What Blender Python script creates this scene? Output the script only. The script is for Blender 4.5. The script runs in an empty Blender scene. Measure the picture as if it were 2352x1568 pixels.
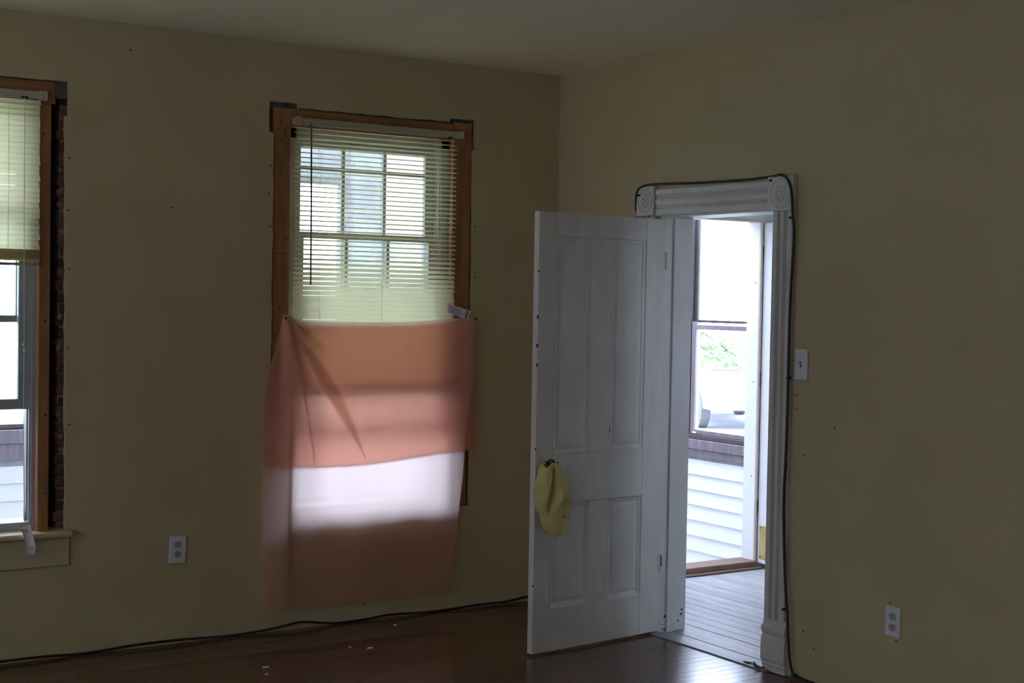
import bpy, bmesh, math, random
from mathutils import Vector, Matrix

random.seed(7)
scene = bpy.context.scene
col = scene.collection
R = math.radians

# ------------------------------------------------------------------ camera
YAW, PITCH, ROLL = 0.5762, -0.03003, 0.01747
cam_data = bpy.data.cameras.new('camera')
cam_data.sensor_width = 36.0
cam_data.lens = 3281.4 / 2352 * 36.0
cam_data.clip_start = 0.05
cam = bpy.data.objects.new('camera', cam_data)
col.objects.link(cam)
_f = Vector((math.sin(YAW) * math.cos(PITCH), math.cos(YAW) * math.cos(PITCH), math.sin(PITCH)))
_r = Vector((math.cos(YAW), -math.sin(YAW), 0))
_u = _r.cross(_f)
_r2 = _r * math.cos(ROLL) + _u * math.sin(ROLL)
_u2 = -_r * math.sin(ROLL) + _u * math.cos(ROLL)
cam.matrix_world = Matrix(((_r2.x, _u2.x, -_f.x, -4.341), (_r2.y, _u2.y, -_f.y, -6.2555),
                           (_r2.z, _u2.z, -_f.z, 1.5996), (0, 0, 0, 1)))
scene.camera = cam

# ------------------------------------------------------------------ sky and exposure
world = bpy.data.worlds.new('overcast_sky')
scene.world = world
world.use_nodes = True
wb = world.node_tree.nodes['Background']
wb.inputs['Color'].default_value = (0.78, 0.88, 1.19, 1)
wb.inputs['Strength'].default_value = 11.5
scene.view_settings.view_transform = 'Standard'
scene.view_settings.look = 'None'
scene.view_settings.gamma = 1.0
scene.view_settings.use_curve_mapping = False
scene.view_settings.exposure = 0.0
scene.cycles.use_denoising = True
scene.cycles.max_bounces = 14
scene.cycles.diffuse_bounces = 8
scene.cycles.transparent_max_bounces = 24
scene.cycles.sample_clamp_indirect = 6.0

H = 2.783          # ceiling height
XW, YW = -7.6, -8.6  # far walls behind the camera


# ------------------------------------------------------------------ materials
def nodes_of(name):
    m = bpy.data.materials.new(name)
    m.use_nodes = True
    nt = m.node_tree
    return m, nt, nt.nodes['Principled BSDF']


def N(nt, t, **kw):
    n = nt.nodes.new(t)
    for k, v in kw.items():
        if k in n.inputs:
            n.inputs[k].default_value = v
        else:
            setattr(n, k, v)
    return n


def mat(name, c, rough=0.6, c2=None, scale=8.0, stretch=(1, 1, 1), detail=4.0, bump=0.0, bscale=None,
        spec=0.5, metal=0.0, lo=0.35, hi=0.65, rnd=0.0):
    m, nt, b = nodes_of(name)
    L = nt.links
    b.inputs['Roughness'].default_value = rough
    b.inputs['Specular IOR Level'].default_value = spec
    b.inputs['Metallic'].default_value = metal
    tc = N(nt, 'ShaderNodeTexCoord')
    mp = N(nt, 'ShaderNodeMapping')
    mp.inputs['Scale'].default_value = stretch
    L.new(tc.outputs['Object'], mp.inputs['Vector'])
    no = N(nt, 'ShaderNodeTexNoise', Scale=scale, Detail=detail, Roughness=0.6)
    L.new(mp.outputs['Vector'], no.inputs['Vector'])
    col_out = None
    if c2 is not None:
        cr = N(nt, 'ShaderNodeValToRGB')
        cr.color_ramp.elements[0].position = lo
        cr.color_ramp.elements[1].position = hi
        cr.color_ramp.elements[0].color = (*c, 1)
        cr.color_ramp.elements[1].color = (*c2, 1)
        L.new(no.outputs['Fac'], cr.inputs['Fac'])
        col_out = cr.outputs['Color']
    if rnd > 0:
        oi = N(nt, 'ShaderNodeObjectInfo')
        mr = N(nt, 'ShaderNodeMapRange')
        mr.inputs['To Min'].default_value = 1 - rnd
        mr.inputs['To Max'].default_value = 1 + rnd
        L.new(oi.outputs['Random'], mr.inputs['Value'])
        hs = N(nt, 'ShaderNodeHueSaturation')
        L.new(mr.outputs['Result'], hs.inputs['Value'])
        if col_out is not None:
            L.new(col_out, hs.inputs['Color'])
        else:
            hs.inputs['Color'].default_value = (*c, 1)
        col_out = hs.outputs['Color']
    if col_out is not None:
        L.new(col_out, b.inputs['Base Color'])
    else:
        b.inputs['Base Color'].default_value = (*c, 1)
    if bump > 0:
        n2 = N(nt, 'ShaderNodeTexNoise', Scale=bscale or scale * 4, Detail=5.0)
        L.new(mp.outputs['Vector'], n2.inputs['Vector'])
        bp = N(nt, 'ShaderNodeBump', Strength=bump, Distance=0.01)
        L.new(n2.outputs['Fac'], bp.inputs['Height'])
        L.new(bp.outputs['Normal'], b.inputs['Normal'])
    return m


def sheet_mat(name, c, ct, trans=0.5, clear=0.0, weave=0.0, rough_noise=0.0):
    """thin sheet: diffuse front, translucent light from behind, optional open weave"""
    m = bpy.data.materials.new(name)
    m.use_nodes = True
    nt = m.node_tree
    nt.nodes.clear()
    L = nt.links
    out = N(nt, 'ShaderNodeOutputMaterial')
    d = N(nt, 'ShaderNodeBsdfDiffuse', Color=(*c, 1))
    t = N(nt, 'ShaderNodeBsdfTranslucent', Color=(*ct, 1))
    mx = N(nt, 'ShaderNodeMixShader', Fac=trans)
    L.new(d.outputs[0], mx.inputs[1])
    L.new(t.outputs[0], mx.inputs[2])
    last = mx
    if rough_noise > 0:
        tc = N(nt, 'ShaderNodeTexCoord')
        no = N(nt, 'ShaderNodeTexNoise', Scale=9.0, Detail=5.0)
        L.new(tc.outputs['Object'], no.inputs['Vector'])
        bp = N(nt, 'ShaderNodeBump', Strength=rough_noise, Distance=0.02)
        L.new(no.outputs['Fac'], bp.inputs['Height'])
        L.new(bp.outputs['Normal'], d.inputs['Normal'])
        L.new(bp.outputs['Normal'], t.inputs['Normal'])
    if clear > 0:
        tr = N(nt, 'ShaderNodeBsdfTransparent', Color=(1.0, 0.97, 0.97, 1))
        m2 = N(nt, 'ShaderNodeMixShader', Fac=clear)
        if weave > 0:
            tc = N(nt, 'ShaderNodeTexCoord')
            mp = N(nt, 'ShaderNodeMapping')
            mp.inputs['Scale'].default_value = (1, 1, 0.12)
            L.new(tc.outputs['Object'], mp.inputs['Vector'])
            no = N(nt, 'ShaderNodeTexNoise', Scale=70.0, Detail=2.0)
            L.new(mp.outputs['Vector'], no.inputs['Vector'])
            mr = N(nt, 'ShaderNodeMapRange')
            mr.inputs['From Min'].default_value = 0.3
            mr.inputs['From Max'].default_value = 0.7
            mr.inputs['To Min'].default_value = clear - weave
            mr.inputs['To Max'].default_value = clear + weave
            L.new(no.outputs['Fac'], mr.inputs['Value'])
            L.new(mr.outputs['Result'], m2.inputs['Fac'])
        L.new(mx.outputs[0], m2.inputs[1])
        L.new(tr.outputs[0], m2.inputs[2])
        last = m2
    L.new(last.outputs[0], out.inputs['Surface'])
    return m


def glass_mat(name, dust=0.0):
    m = bpy.data.materials.new(name)
    m.use_nodes = True
    nt = m.node_tree
    nt.nodes.clear()
    L = nt.links
    out = N(nt, 'ShaderNodeOutputMaterial')
    tr = N(nt, 'ShaderNodeBsdfTransparent', Color=(0.96, 0.98, 0.97, 1))
    gl = N(nt, 'ShaderNodeBsdfGlossy', Roughness=0.02)
    lw = N(nt, 'ShaderNodeLayerWeight', Blend=0.5)
    pw = N(nt, 'ShaderNodeMath', operation='POWER')
    pw.inputs[1].default_value = 5.0
    L.new(lw.outputs['Facing'], pw.inputs[0])
    fr = N(nt, 'ShaderNodeMapRange')
    fr.inputs['To Min'].default_value = 0.02
    fr.inputs['To Max'].default_value = 0.6
    L.new(pw.outputs[0], fr.inputs['Value'])
    mx = N(nt, 'ShaderNodeMixShader')
    L.new(fr.outputs['Result'], mx.inputs[0])
    L.new(tr.outputs[0], mx.inputs[1])
    L.new(gl.outputs[0], mx.inputs[2])
    last = mx
    if dust > 0:
        tc = N(nt, 'ShaderNodeTexCoord')
        no = N(nt, 'ShaderNodeTexNoise', Scale=5.0, Detail=8.0, Roughness=0.7)
        L.new(tc.outputs['Object'], no.inputs['Vector'])
        mr = N(nt, 'ShaderNodeMapRange')
        mr.inputs['From Min'].default_value = 0.35
        mr.inputs['From Max'].default_value = 0.75
        mr.inputs['To Min'].default_value = dust * 0.4
        mr.inputs['To Max'].default_value = dust * 1.6
        L.new(no.outputs['Fac'], mr.inputs['Value'])
        d = N(nt, 'ShaderNodeBsdfTranslucent', Color=(0.75, 0.76, 0.74, 1))
        m2 = N(nt, 'ShaderNodeMixShader')
        L.new(mr.outputs['Result'], m2.inputs[0])
        L.new(mx.outputs[0], m2.inputs[1])
        L.new(d.outputs[0], m2.inputs[2])
        last = m2
    L.new(last.outputs[0], out.inputs['Surface'])
    return m


M = {}
M['wall'] = mat('beige_wall_paint', (0.47, 0.40, 0.215), 0.62, (0.51, 0.435, 0.245), 2.2, bump=0.05, bscale=60)
M['ceiling'] = mat('ceiling_paint', (0.83, 0.785, 0.60), 0.8, (0.87, 0.825, 0.64), 1.5, bump=0.06, bscale=14)
M['floorwood'] = mat('dark_oak_floor', (0.085, 0.040, 0.020), 0.20, (0.14, 0.068, 0.034), 3.0, (2.2, 34, 34), 6, 0.010, 5, rnd=0.35)
M['porchwood'] = mat('grey_painted_planks', (0.25, 0.25, 0.27), 0.42, (0.42, 0.42, 0.44), 3.0, (30, 2.0, 30), 7, 0.020, 5, rnd=0.14)
M['lumber'] = mat('pine_lumber', (0.26, 0.115, 0.040), 0.6, (0.37, 0.175, 0.065), 2.5, (22, 22, 1.6), 5, 0.05, 8)
M['lumberh'] = mat('pine_lumber_header', (0.26, 0.115, 0.040), 0.6, (0.37, 0.175, 0.065), 2.5, (1.6, 22, 22), 5, 0.05, 8)
M['white'] = mat('old_white_paint', (0.59, 0.57, 0.52), 0.38, (0.68, 0.66, 0.60), 3.0, (3, 3, 1.2), 6, 0.06, 22)
M['jamb'] = mat('old_white_jamb_paint', (0.59, 0.585, 0.55), 0.4, (0.67, 0.665, 0.63), 3.0, (3, 3, 1.2), 6, 0.05, 22)
M['extwhite'] = mat('exterior_white_paint', (0.80, 0.80, 0.80), 0.5, (0.86, 0.86, 0.85), 3.0)
M['siding'] = mat('white_siding', (0.80, 0.80, 0.79), 0.45, (0.85, 0.85, 0.84), 2.0, (1, 1, 6))
M['cream'] = mat('cream_porch_panel', (0.66, 0.65, 0.58), 0.6, (0.74, 0.73, 0.66), 2.0)
M['post_lapshade'] = mat('grey_post_and_lap_shade', (0.24, 0.25, 0.27), 0.7, (0.36, 0.37, 0.39), 6.0)
M['brown'] = mat('brown_storm_frame', (0.045, 0.036, 0.037), 0.45, (0.07, 0.056, 0.058), 6.0, (1, 1, 0.3))
M['brownsill'] = mat('brown_faded_sill', (0.15, 0.122, 0.135), 0.5, (0.22, 0.18, 0.195), 6.0, (6, 6, 0.5))
M['threshold'] = mat('brown_threshold', (0.15, 0.085, 0.055), 0.55, (0.24, 0.15, 0.11), 5.0, (2, 20, 20))
M['vinyl'] = mat('grey_vinyl_window', (0.34, 0.35, 0.33), 0.4, (0.40, 0.41, 0.39), 5.0)
M['sashm'] = mat('putty_sash_paint', (0.52, 0.52, 0.44), 0.5, (0.58, 0.58, 0.50), 5.0)
M['brick'] = mat('dark_red_brick', (0.17, 0.075, 0.05), 0.9, (0.25, 0.12, 0.085), 14.0, bump=0.6, bscale=60, rnd=0.35)
M['mortar'] = mat('old_mortar', (0.20, 0.18, 0.155), 0.95, (0.36, 0.33, 0.29), 12.0, bump=0.7, bscale=40)
M['plaster'] = mat('torn_grey_plaster', (0.07, 0.065, 0.06), 0.95, (0.19, 0.175, 0.16), 22.0, bump=0.8, bscale=60)
M['dark'] = mat('gap_shade', (0.02, 0.017, 0.014), 0.95, (0.05, 0.042, 0.035), 10.0)  # shade of the window gaps put into the colour
M['slat'] = sheet_mat('cream_vinyl_slat', (0.72, 0.66, 0.46), (0.94, 0.86, 0.57), 0.60)
M['headrail'] = mat('cream_headrail', (0.42, 0.38, 0.27), 0.45, (0.46, 0.42, 0.31), 4.0)
M['cordm'] = mat('white_blind_cord', (0.72, 0.72, 0.68), 0.7, (0.8, 0.8, 0.76), 90.0)
M['wand'] = mat('clear_brown_wand', (0.10, 0.085, 0.07), 0.3, (0.16, 0.14, 0.12), 6.0)
M['cloth'] = sheet_mat('peach_cotton_glare', (0.74, 0.41, 0.29), (0.92, 0.76, 0.70), 0.58, 0.10, 0.008, 0.12)  # pale translucent tint: glare of the backlit single layer put into the colour
M['cloth_double'] = sheet_mat('peach_cotton_double_layer', (0.72, 0.30, 0.19), (0.97, 0.46, 0.31), 0.64, 0.10, 0.008, 0.12)  # same cloth, redder: backlight dimmed by two layers put into the colour
M['paper'] = mat('white_paper_tag', (0.74, 0.72, 0.76), 0.7, (0.80, 0.78, 0.82), 30.0)
M['red'] = mat('red_print', (0.55, 0.06, 0.03), 0.6, (0.62, 0.08, 0.04), 30.0)
M['ink'] = mat('black_ink', (0.05, 0.05, 0.05), 0.7, (0.09, 0.09, 0.09), 30.0)
M['yellowink'] = mat('yellow_print', (0.5, 0.42, 0.05), 0.7, (0.55, 0.46, 0.06), 30.0)
M['greyink'] = mat('grey_fine_print', (0.48, 0.46, 0.46), 0.7, (0.64, 0.62, 0.62), 300.0, (1, 1, 3))
M['plate'] = mat('white_plastic_plate', (0.66, 0.66, 0.69), 0.3, (0.70, 0.70, 0.73), 10.0)
M['recept'] = mat('ivory_receptacle', (0.42, 0.40, 0.33), 0.35, (0.46, 0.44, 0.36), 10.0)
M['peach'] = mat('peach_edge_tone', (0.62, 0.50, 0.40), 0.6, (0.70, 0.58, 0.47), 6.0)
M['slot'] = mat('slot_black', (0.015, 0.014, 0.013), 0.7, (0.03, 0.028, 0.025), 10.0)
M['cable'] = mat('black_cable_jacket', (0.012, 0.012, 0.013), 0.45, (0.022, 0.022, 0.024), 40.0)
M['steel'] = mat('dark_metal', (0.06, 0.055, 0.05), 0.35, (0.11, 0.10, 0.09), 20.0, metal=0.8)
M['brass'] = mat('tarnished_brass', (0.62, 0.50, 0.20), 0.22, (0.72, 0.62, 0.30), 7.0, metal=1.0, bump=0.05, bscale=8)
M['cap'] = mat('yellow_cap_cotton', (0.58, 0.50, 0.17), 0.85, (0.66, 0.57, 0.22), 12.0, bump=0.12, bscale=160)
M['seam'] = mat('yellow_cap_stitching', (0.42, 0.36, 0.12), 0.9, (0.5, 0.43, 0.15), 90.0)
M['glass'] = glass_mat('window_glass')
M['dusty'] = glass_mat('dusty_window_glass', 0.26)
M['chip'] = mat('white_paint_chip', (0.7, 0.7, 0.68), 0.7, (0.8, 0.8, 0.78), 40.0)
M['leafdry'] = mat('dead_leaf', (0.05, 0.03, 0.02), 0.8, (0.10, 0.06, 0.04), 40.0)
M['grass'] = mat('lawn_grass', (0.24, 0.31, 0.17), 0.9, (0.34, 0.42, 0.25), 1.2)
M['road'] = mat('pale_concrete_road', (0.40, 0.40, 0.41), 0.8, (0.48, 0.48, 0.49), 1.2)
M['bounce'] = mat('pale_bounce_ground', (0.66, 0.64, 0.60), 0.9, (0.74, 0.72, 0.68), 3.0)
M['leaf'] = mat('tree_leaf', (0.08, 0.18, 0.04), 0.6, (0.14, 0.26, 0.07), 3.0)
M['bark'] = mat('tree_bark', (0.12, 0.09, 0.07), 0.9, (0.2, 0.16, 0.13), 12.0)
M['carpaint'] = mat('silver_car_paint', (0.55, 0.57, 0.60), 0.25, (0.58, 0.60, 0.63), 2.0)
M['carglass'] = mat('dark_car_glass', (0.05, 0.07, 0.09), 0.08, (0.07, 0.09, 0.11), 2.0)
M['rubber'] = mat('tyre_rubber', (0.09, 0.09, 0.095), 0.8, (0.12, 0.12, 0.125), 20.0)


# ------------------------------------------------------------------ mesh helpers
class MB:
    def __init__(self):
        self.v, self.f = [], []

    def add(self, vs, fs):
        o = len(self.v)
        self.v += [tuple(p) for p in vs]
        self.f += [tuple(i + o for i in f) for f in fs]
        return self

    def box(self, x0, x1, y0, y1, z0, z1):
        x0, x1 = min(x0, x1), max(x0, x1)
        y0, y1 = min(y0, y1), max(y0, y1)
        z0, z1 = min(z0, z1), max(z0, z1)
        return self.add([(x0, y0, z0), (x1, y0, z0), (x1, y1, z0), (x0, y1, z0),
                         (x0, y0, z1), (x1, y0, z1), (x1, y1, z1), (x0, y1, z1)],
                        [(0, 3, 2, 1), (4, 5, 6, 7), (0, 1, 5, 4), (1, 2, 6, 5), (2, 3, 7, 6), (3, 0, 4, 7)])

    def bbox(self, x0, x1, y0, y1, z0, z1, b=0.003):
        """box with chamfered edges (via bmesh bevel)"""
        bm = bmesh.new()
        t = MB().box(x0, x1, y0, y1, z0, z1)
        vs = [bm.verts.new(p) for p in t.v]
        for f in t.f:
            bm.faces.new([vs[i] for i in f])
        bmesh.ops.bevel(bm, geom=bm.edges[:], offset=b, segments=1, affect='EDGES')
        bm.verts.index_update()
        self.add([v.co[:] for v in bm.verts], [[v.index for v in f.verts] for f in bm.faces])
        bm.free()
        return self

    def rings(self, rs, cap=True, close=True):
        n = len(rs[0])
        o = len(self.v)
        for r in rs:
            self.v += [tuple(p) for p in r]
        for k in range(len(rs) - 1):
            for i in range(n if close else n - 1):
                j = (i + 1) % n
                self.f.append((o + k * n + i, o + k * n + j, o + (k + 1) * n + j, o + (k + 1) * n + i))
        if cap and close:
            self.f.append(tuple(o + i for i in reversed(range(n))))
            self.f.append(tuple(o + (len(rs) - 1) * n + i for i in range(n)))
        return self

    def tube(self, pts, r, n=8):
        pts = [Vector(p) for p in pts]
        rs = []
        up = Vector((0.13, 0.31, 0.94)).normalized()
        for i, p in enumerate(pts):
            t = (pts[min(i + 1, len(pts) - 1)] - pts[max(i - 1, 0)]).normalized()
            a = t.cross(up)
            if a.length < 1e-4:
                a = t.cross(Vector((1, 0, 0)))
            a.normalize()
            b = t.cross(a)
            up = -b if (-b).dot(up) > 0 else b
            rr = r[i] if isinstance(r, (list, tuple)) else r
            rs.append([p + a * math.cos(2 * math.pi * k / n) * rr + b * math.sin(2 * math.pi * k / n) * rr for k in range(n)])
        return self.rings(rs)

    def cyl(self, c, axis, r, h, n=16, r2=None):
        c = Vector(c)
        ax = Vector(axis).normalized()
        a = ax.orthogonal().normalized()
        b = ax.cross(a)
        r2 = r if r2 is None else r2
        rs = [[c + a * math.cos(2 * math.pi * k / n) * q + b * math.sin(2 * math.pi * k / n) * q + ax * d for k in range(n)]
              for q, d in ((r, 0), (r2, h))]
        return self.rings(rs)

    def lathe(self, c, axis, prof, n=20):
        c = Vector(c)
        ax = Vector(axis).normalized()
        a = ax.orthogonal().normalized()
        b = ax.cross(a)
        rs = [[c + (a * math.cos(2 * math.pi * k / n) + b * math.sin(2 * math.pi * k / n)) * max(q, 1e-4) + ax * d for k in range(n)]
              for q, d in prof]
        return self.rings(rs)

    def torus(self, c, axis, R0, r, n=28, m=6):
        c = Vector(c)
        ax = Vector(axis).normalized()
        a = ax.orthogonal().normalized()
        b = ax.cross(a)
        rs = []
        for k in range(n + 1):
            d = a * math.cos(2 * math.pi * k / n) + b * math.sin(2 * math.pi * k / n)
            rs.append([c + d * (R0 + r * math.cos(2 * math.pi * j / m)) + ax * r * math.sin(2 * math.pi * j / m) for j in range(m)])
        return self.rings(rs, cap=False)

    def mesh(self, name):
        me = bpy.data.meshes.new(name)
        me.from_pydata(self.v, [], self.f)
        me.update()
        return me

    def build(self, name, m, parent=None, smooth=False, off=None):
        me = self.mesh(name)
        if off is not None:
            me.transform(Matrix.Translation(-Vector(off)))
        bm = bmesh.new()
        bm.from_mesh(me)
        bmesh.ops.recalc_face_normals(bm, faces=bm.faces[:])
        bm.to_mesh(me)
        bm.free()
        if smooth:
            for p in me.polygons:
                p.use_smooth = True
        return link(name, me, m, parent)


def link(name, me, m=None, parent=None, loc=None):
    o = bpy.data.objects.new(name, me)
    col.objects.link(o)
    if m is not None and not me.materials:
        me.materials.append(M[m])
    if parent is not None:
        o.parent = parent
    if loc is not None:
        o.location = loc
    return o


def empty(name, loc=(0, 0, 0), rz=0.0):
    o = bpy.data.objects.new(name, None)
    o.empty_display_size = 0.1
    col.objects.link(o)
    o.location = loc
    o.rotation_euler = (0, 0, rz)
    return o


def tag(o, label, cat, group=None, kind=None):
    o['label'] = label
    o['category'] = cat
    if group:
        o['group'] = group
    if kind:
        o['kind'] = kind
    return o


def struct(o, label, cat):
    return tag(o, label, cat, kind='structure')


def jag(pts, step=0.06, amp=0.003, seed=1):
    rr = random.Random(seed)
    out = []
    n = len(pts)
    for i in range(n):
        a, b = Vector(pts[i]), Vector(pts[(i + 1) % n])
        k = max(1, int((b - a).length / step))
        for j in range(k):
            p = a.lerp(b, j / k)
            if j:
                d = (b - a).normalized()
                p = p + Vector((-d.y, d.x)) * rr.uniform(-amp, amp)
            out.append((p.x, p.y))
    return out


def sheet_with_holes(outer, holes, to3, thick_vec):
    """flat wall sheet with cut-outs, given thickness"""
    bm = bmesh.new()
    edges = []
    for loop in [outer] + holes:
        vs = [bm.verts.new(to3(p)) for p in loop]
        for i in range(len(vs)):
            edges.append(bm.edges.new((vs[i], vs[(i + 1) % len(vs)])))
    bmesh.ops.triangle_fill(bm, use_beauty=True, use_dissolve=False, edges=edges)
    ret = bmesh.ops.extrude_face_region(bm, geom=bm.faces[:])
    vs = [g for g in ret['geom'] if isinstance(g, bmesh.types.BMVert)]
    bmesh.ops.translate(bm, vec=Vector(thick_vec), verts=vs)
    bmesh.ops.recalc_face_normals(bm, faces=bm.faces[:])
    me = bpy.data.meshes.new('wall')
    bm.to_mesh(me)
    bm.free()
    return me


# ================================================================== ROOM SHELL
# ---- floor: slab with single boards where the camera sees it
floor = MB().box(XW, 0.0, YW, 0.3, -0.06, -0.004).build('floor', 'floorwood')
struct(floor, 'dark brown hardwood strip floor of the empty room', 'floor')
_plk = {}
y = -0.002
row = 0
while y > -2.2:
    x = -3.7 + random.uniform(-0.9, 0)
    while x < -0.05:
        ln = random.choice((0.7, 1.0, 1.3, 1.7, 2.1))
        if x + ln > -0.45:
            ln = -0.05 - x
        key = round(ln, 3)
        if key not in _plk:
            _plk[key] = MB().bbox(0.0008, ln - 0.0008, -0.0566, -0.0003, -0.012, 0.0, 0.0006).mesh('plank')
        link('plank', _plk[key], 'floorwood', floor, (x, y, random.uniform(-0.0003, 0.0)))
        x += ln
    y -= 0.057
    row += 1

ceil = MB().box(XW - 0.2, 0.25, YW - 0.2, 0.28, H, H + 0.15).build('ceiling', 'ceiling')
struct(ceil, 'off-white painted ceiling of the room', 'ceiling')

# ---- left wall: thin plasterboard with ragged window cut-outs over masonry
holeM = jag([(-1.628, 0.53), (-1.628, 2.357), (-1.650, 2.357), (-1.650, 2.502), (-1.504, 2.503), (-1.500, 2.481),
             (-1.10, 2.483), (-0.672, 2.486), (-0.672, 2.502), (-0.522, 2.505), (-0.521, 2.353), (-0.536, 2.351),
             (-0.522, 0.53)], seed=3)
holeL = jag([(-3.70, 0.53), (-3.70, 2.36), (-3.712, 2.36), (-3.712, 2.498), (-2.584, 2.503), (-2.582, 2.357),
             (-2.596, 2.355), (-2.588, 1.2), (-2.584, 0.53)], seed=5)
outer = [(XW, 0), (0.0, 0), (0.0, H), (XW, H)]
me = sheet_with_holes(outer, [holeM, holeL], lambda p: (p[0], 0.0, p[1]), (0, 0.024, 0))
wl = link('wall_left', me, 'wall')
struct(wl, 'beige painted wall with two stripped windows', 'wall')


def cells(x0, x1, z0, z1, ops):
    """rectangles that cover x0..x1, z0..z1 except the openings"""
    xs = sorted({x0, x1, *[a for o in ops for a in o[:2]]})
    zs = sorted({z0, z1, *[a for o in ops for a in o[2:]]})
    for i in range(len(xs) - 1):
        for j in range(len(zs) - 1):
            cx, cz = (xs[i] + xs[i + 1]) / 2, (zs[j] + zs[j + 1]) / 2
            if not any(o[0] < cx < o[1] and o[2] < cz < o[3] for o in ops):
                yield xs[i], xs[i + 1], zs[j], zs[j + 1]


mb = MB()
for a, b, c, d in cells(XW, 0.17, -0.4, 3.1, [(-1.56, -0.62, 0.53, 2.43), (-3.72, -2.50, 0.53, 2.43)]):
    mb.box(a, b, 0.0245, 0.28, c, d)
mb.build('masonry', 'plaster', wl)
mb = MB()
for a, b, c, d in cells(XW, 0.17, -0.4, 3.1, [(-1.56, -0.62, 0.50, 2.43), (-3.72, -2.50, 0.50, 2.43)]):
    mb.box(a, b, 0.28, 0.30, c, d)
mb.build('outer_face', 'extwhite', wl)
for x, z in [(-2.314, 2.667), (-2.578, 2.173), (-2.58, 1.949), (-2.575, 1.695), (-2.576, 1.349), (-2.569, 1.017), (-1.642, 2.203),
             (-1.649, 2.07), (-1.638, 1.918), (-0.515, 1.965), (-0.512, 1.704), (-0.505, 1.367), (-0.505, 1.206),
             (-0.504, 0.925), (-1.118, 0.084), (-2.114, 1.982)]:
    MB().cyl((x, -0.0008, z), (0, 1, 0), 0.0042, 0.001, 7).build('nail_hole', 'slot', wl)
# filled patch under the middle window, right end
MB().bbox(-0.66, -0.513, -0.002, 0.01, 0.398, 0.527, 0.001).build('patch_board', 'wall', wl)

# exposed bricks beside the left window
pier = MB().box(-2.604, -2.50, 0.062, 0.27, 0.53, 2.50).build('wall_brick_pier', 'mortar')
struct(pier, 'narrow strip of bare dark red bricks beside the left window', 'brickwork')
bm_ = [MB().bbox(0, 0.115, 0, 0.10, 0, 0.042, 0.004).mesh('brick'), MB().bbox(0, 0.095, 0, 0.10, 0, 0.044, 0.006).mesh('brick'),
       MB().bbox(0, 0.12, 0, 0.10, 0, 0.040, 0.005).mesh('brick')]
z = 0.535
k = 0
while z < 2.44:
    dx = random.choice((0.0, 0.004, 0.0, -0.006, 0.012))
    o = link('brick', bm_[k % 3], 'brick', pier, (-2.612 + dx, 0.052 + random.uniform(-0.004, 0.006), z))
    o.rotation_euler = (0, 0, random.uniform(-0.03, 0.03))
    z += 0.0505 + random.uniform(-0.0012, 0.0012)
    k += 1
for i in range(14):
    zz = random.uniform(0.56, 2.3)
    MB().lathe((-2.594 + random.uniform(-0.012, 0.014), 0.052, zz), (0, -1, 0),
               [(0.012, 0), (0.010 + random.uniform(0, 0.004), 0.004), (0.003, 0.007)], 7).build('mortar_lump', 'mortar', pier)

# ---- right wall with the doorway
mb = MB()
for a, b, c, d in cells(YW, 0.0, 0.0, H, [(-1.70, -0.87, 0.0, 2.035)]):
    mb.box(0.0, 0.16, a, b, c, d)
wr = mb.build('wall_right', 'wall')
struct(wr, 'beige painted wall with the open doorway', 'wall')
mb = MB()
for a, b, c, d in cells(YW, 0.30, -0.4, 3.1, [(-1.70, -0.87, 0.0, 2.035)]):
    mb.box(0.16, 0.17, a, b, c, d)
mb.build('outer_face', 'extwhite', wr)
for y, z in [(-1.812, 1.21), (-1.815, 1.151), (-2.037, 1.087), (-1.86, 0.955), (-1.884, 0.208), (-1.95, 0.148), (-2.395, 0.276), (-2.36, 0.421)]:
    MB().cyl((-0.0008, y, z), (1, 0, 0), 0.004, 0.001, 7).build('nail_hole', 'slot', wr)

# ---- walls behind the camera; unseen openings added to let in fill daylight
mb = MB()
for a, b, c, d in cells(YW, 0.0, 0.0, H, [(-7.1, -5.1, 0.45, 2.4), (-3.6, -1.3, 0.45, 2.4)]):
    mb.box(XW - 0.2, XW, a, b, c, d)
wf = mb.build('wall_far', 'wall')
struct(wf, 'beige painted wall out of view opposite the doorway wall', 'wall')
mb = MB()
for a, b, c, d in cells(XW, 0.17, 0.0, H, []):
    mb.box(a, b, YW - 0.2, YW, c, d)
wbk = mb.build('wall_back', 'wall')
struct(wbk, 'beige painted wall behind the camera', 'wall')


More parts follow.
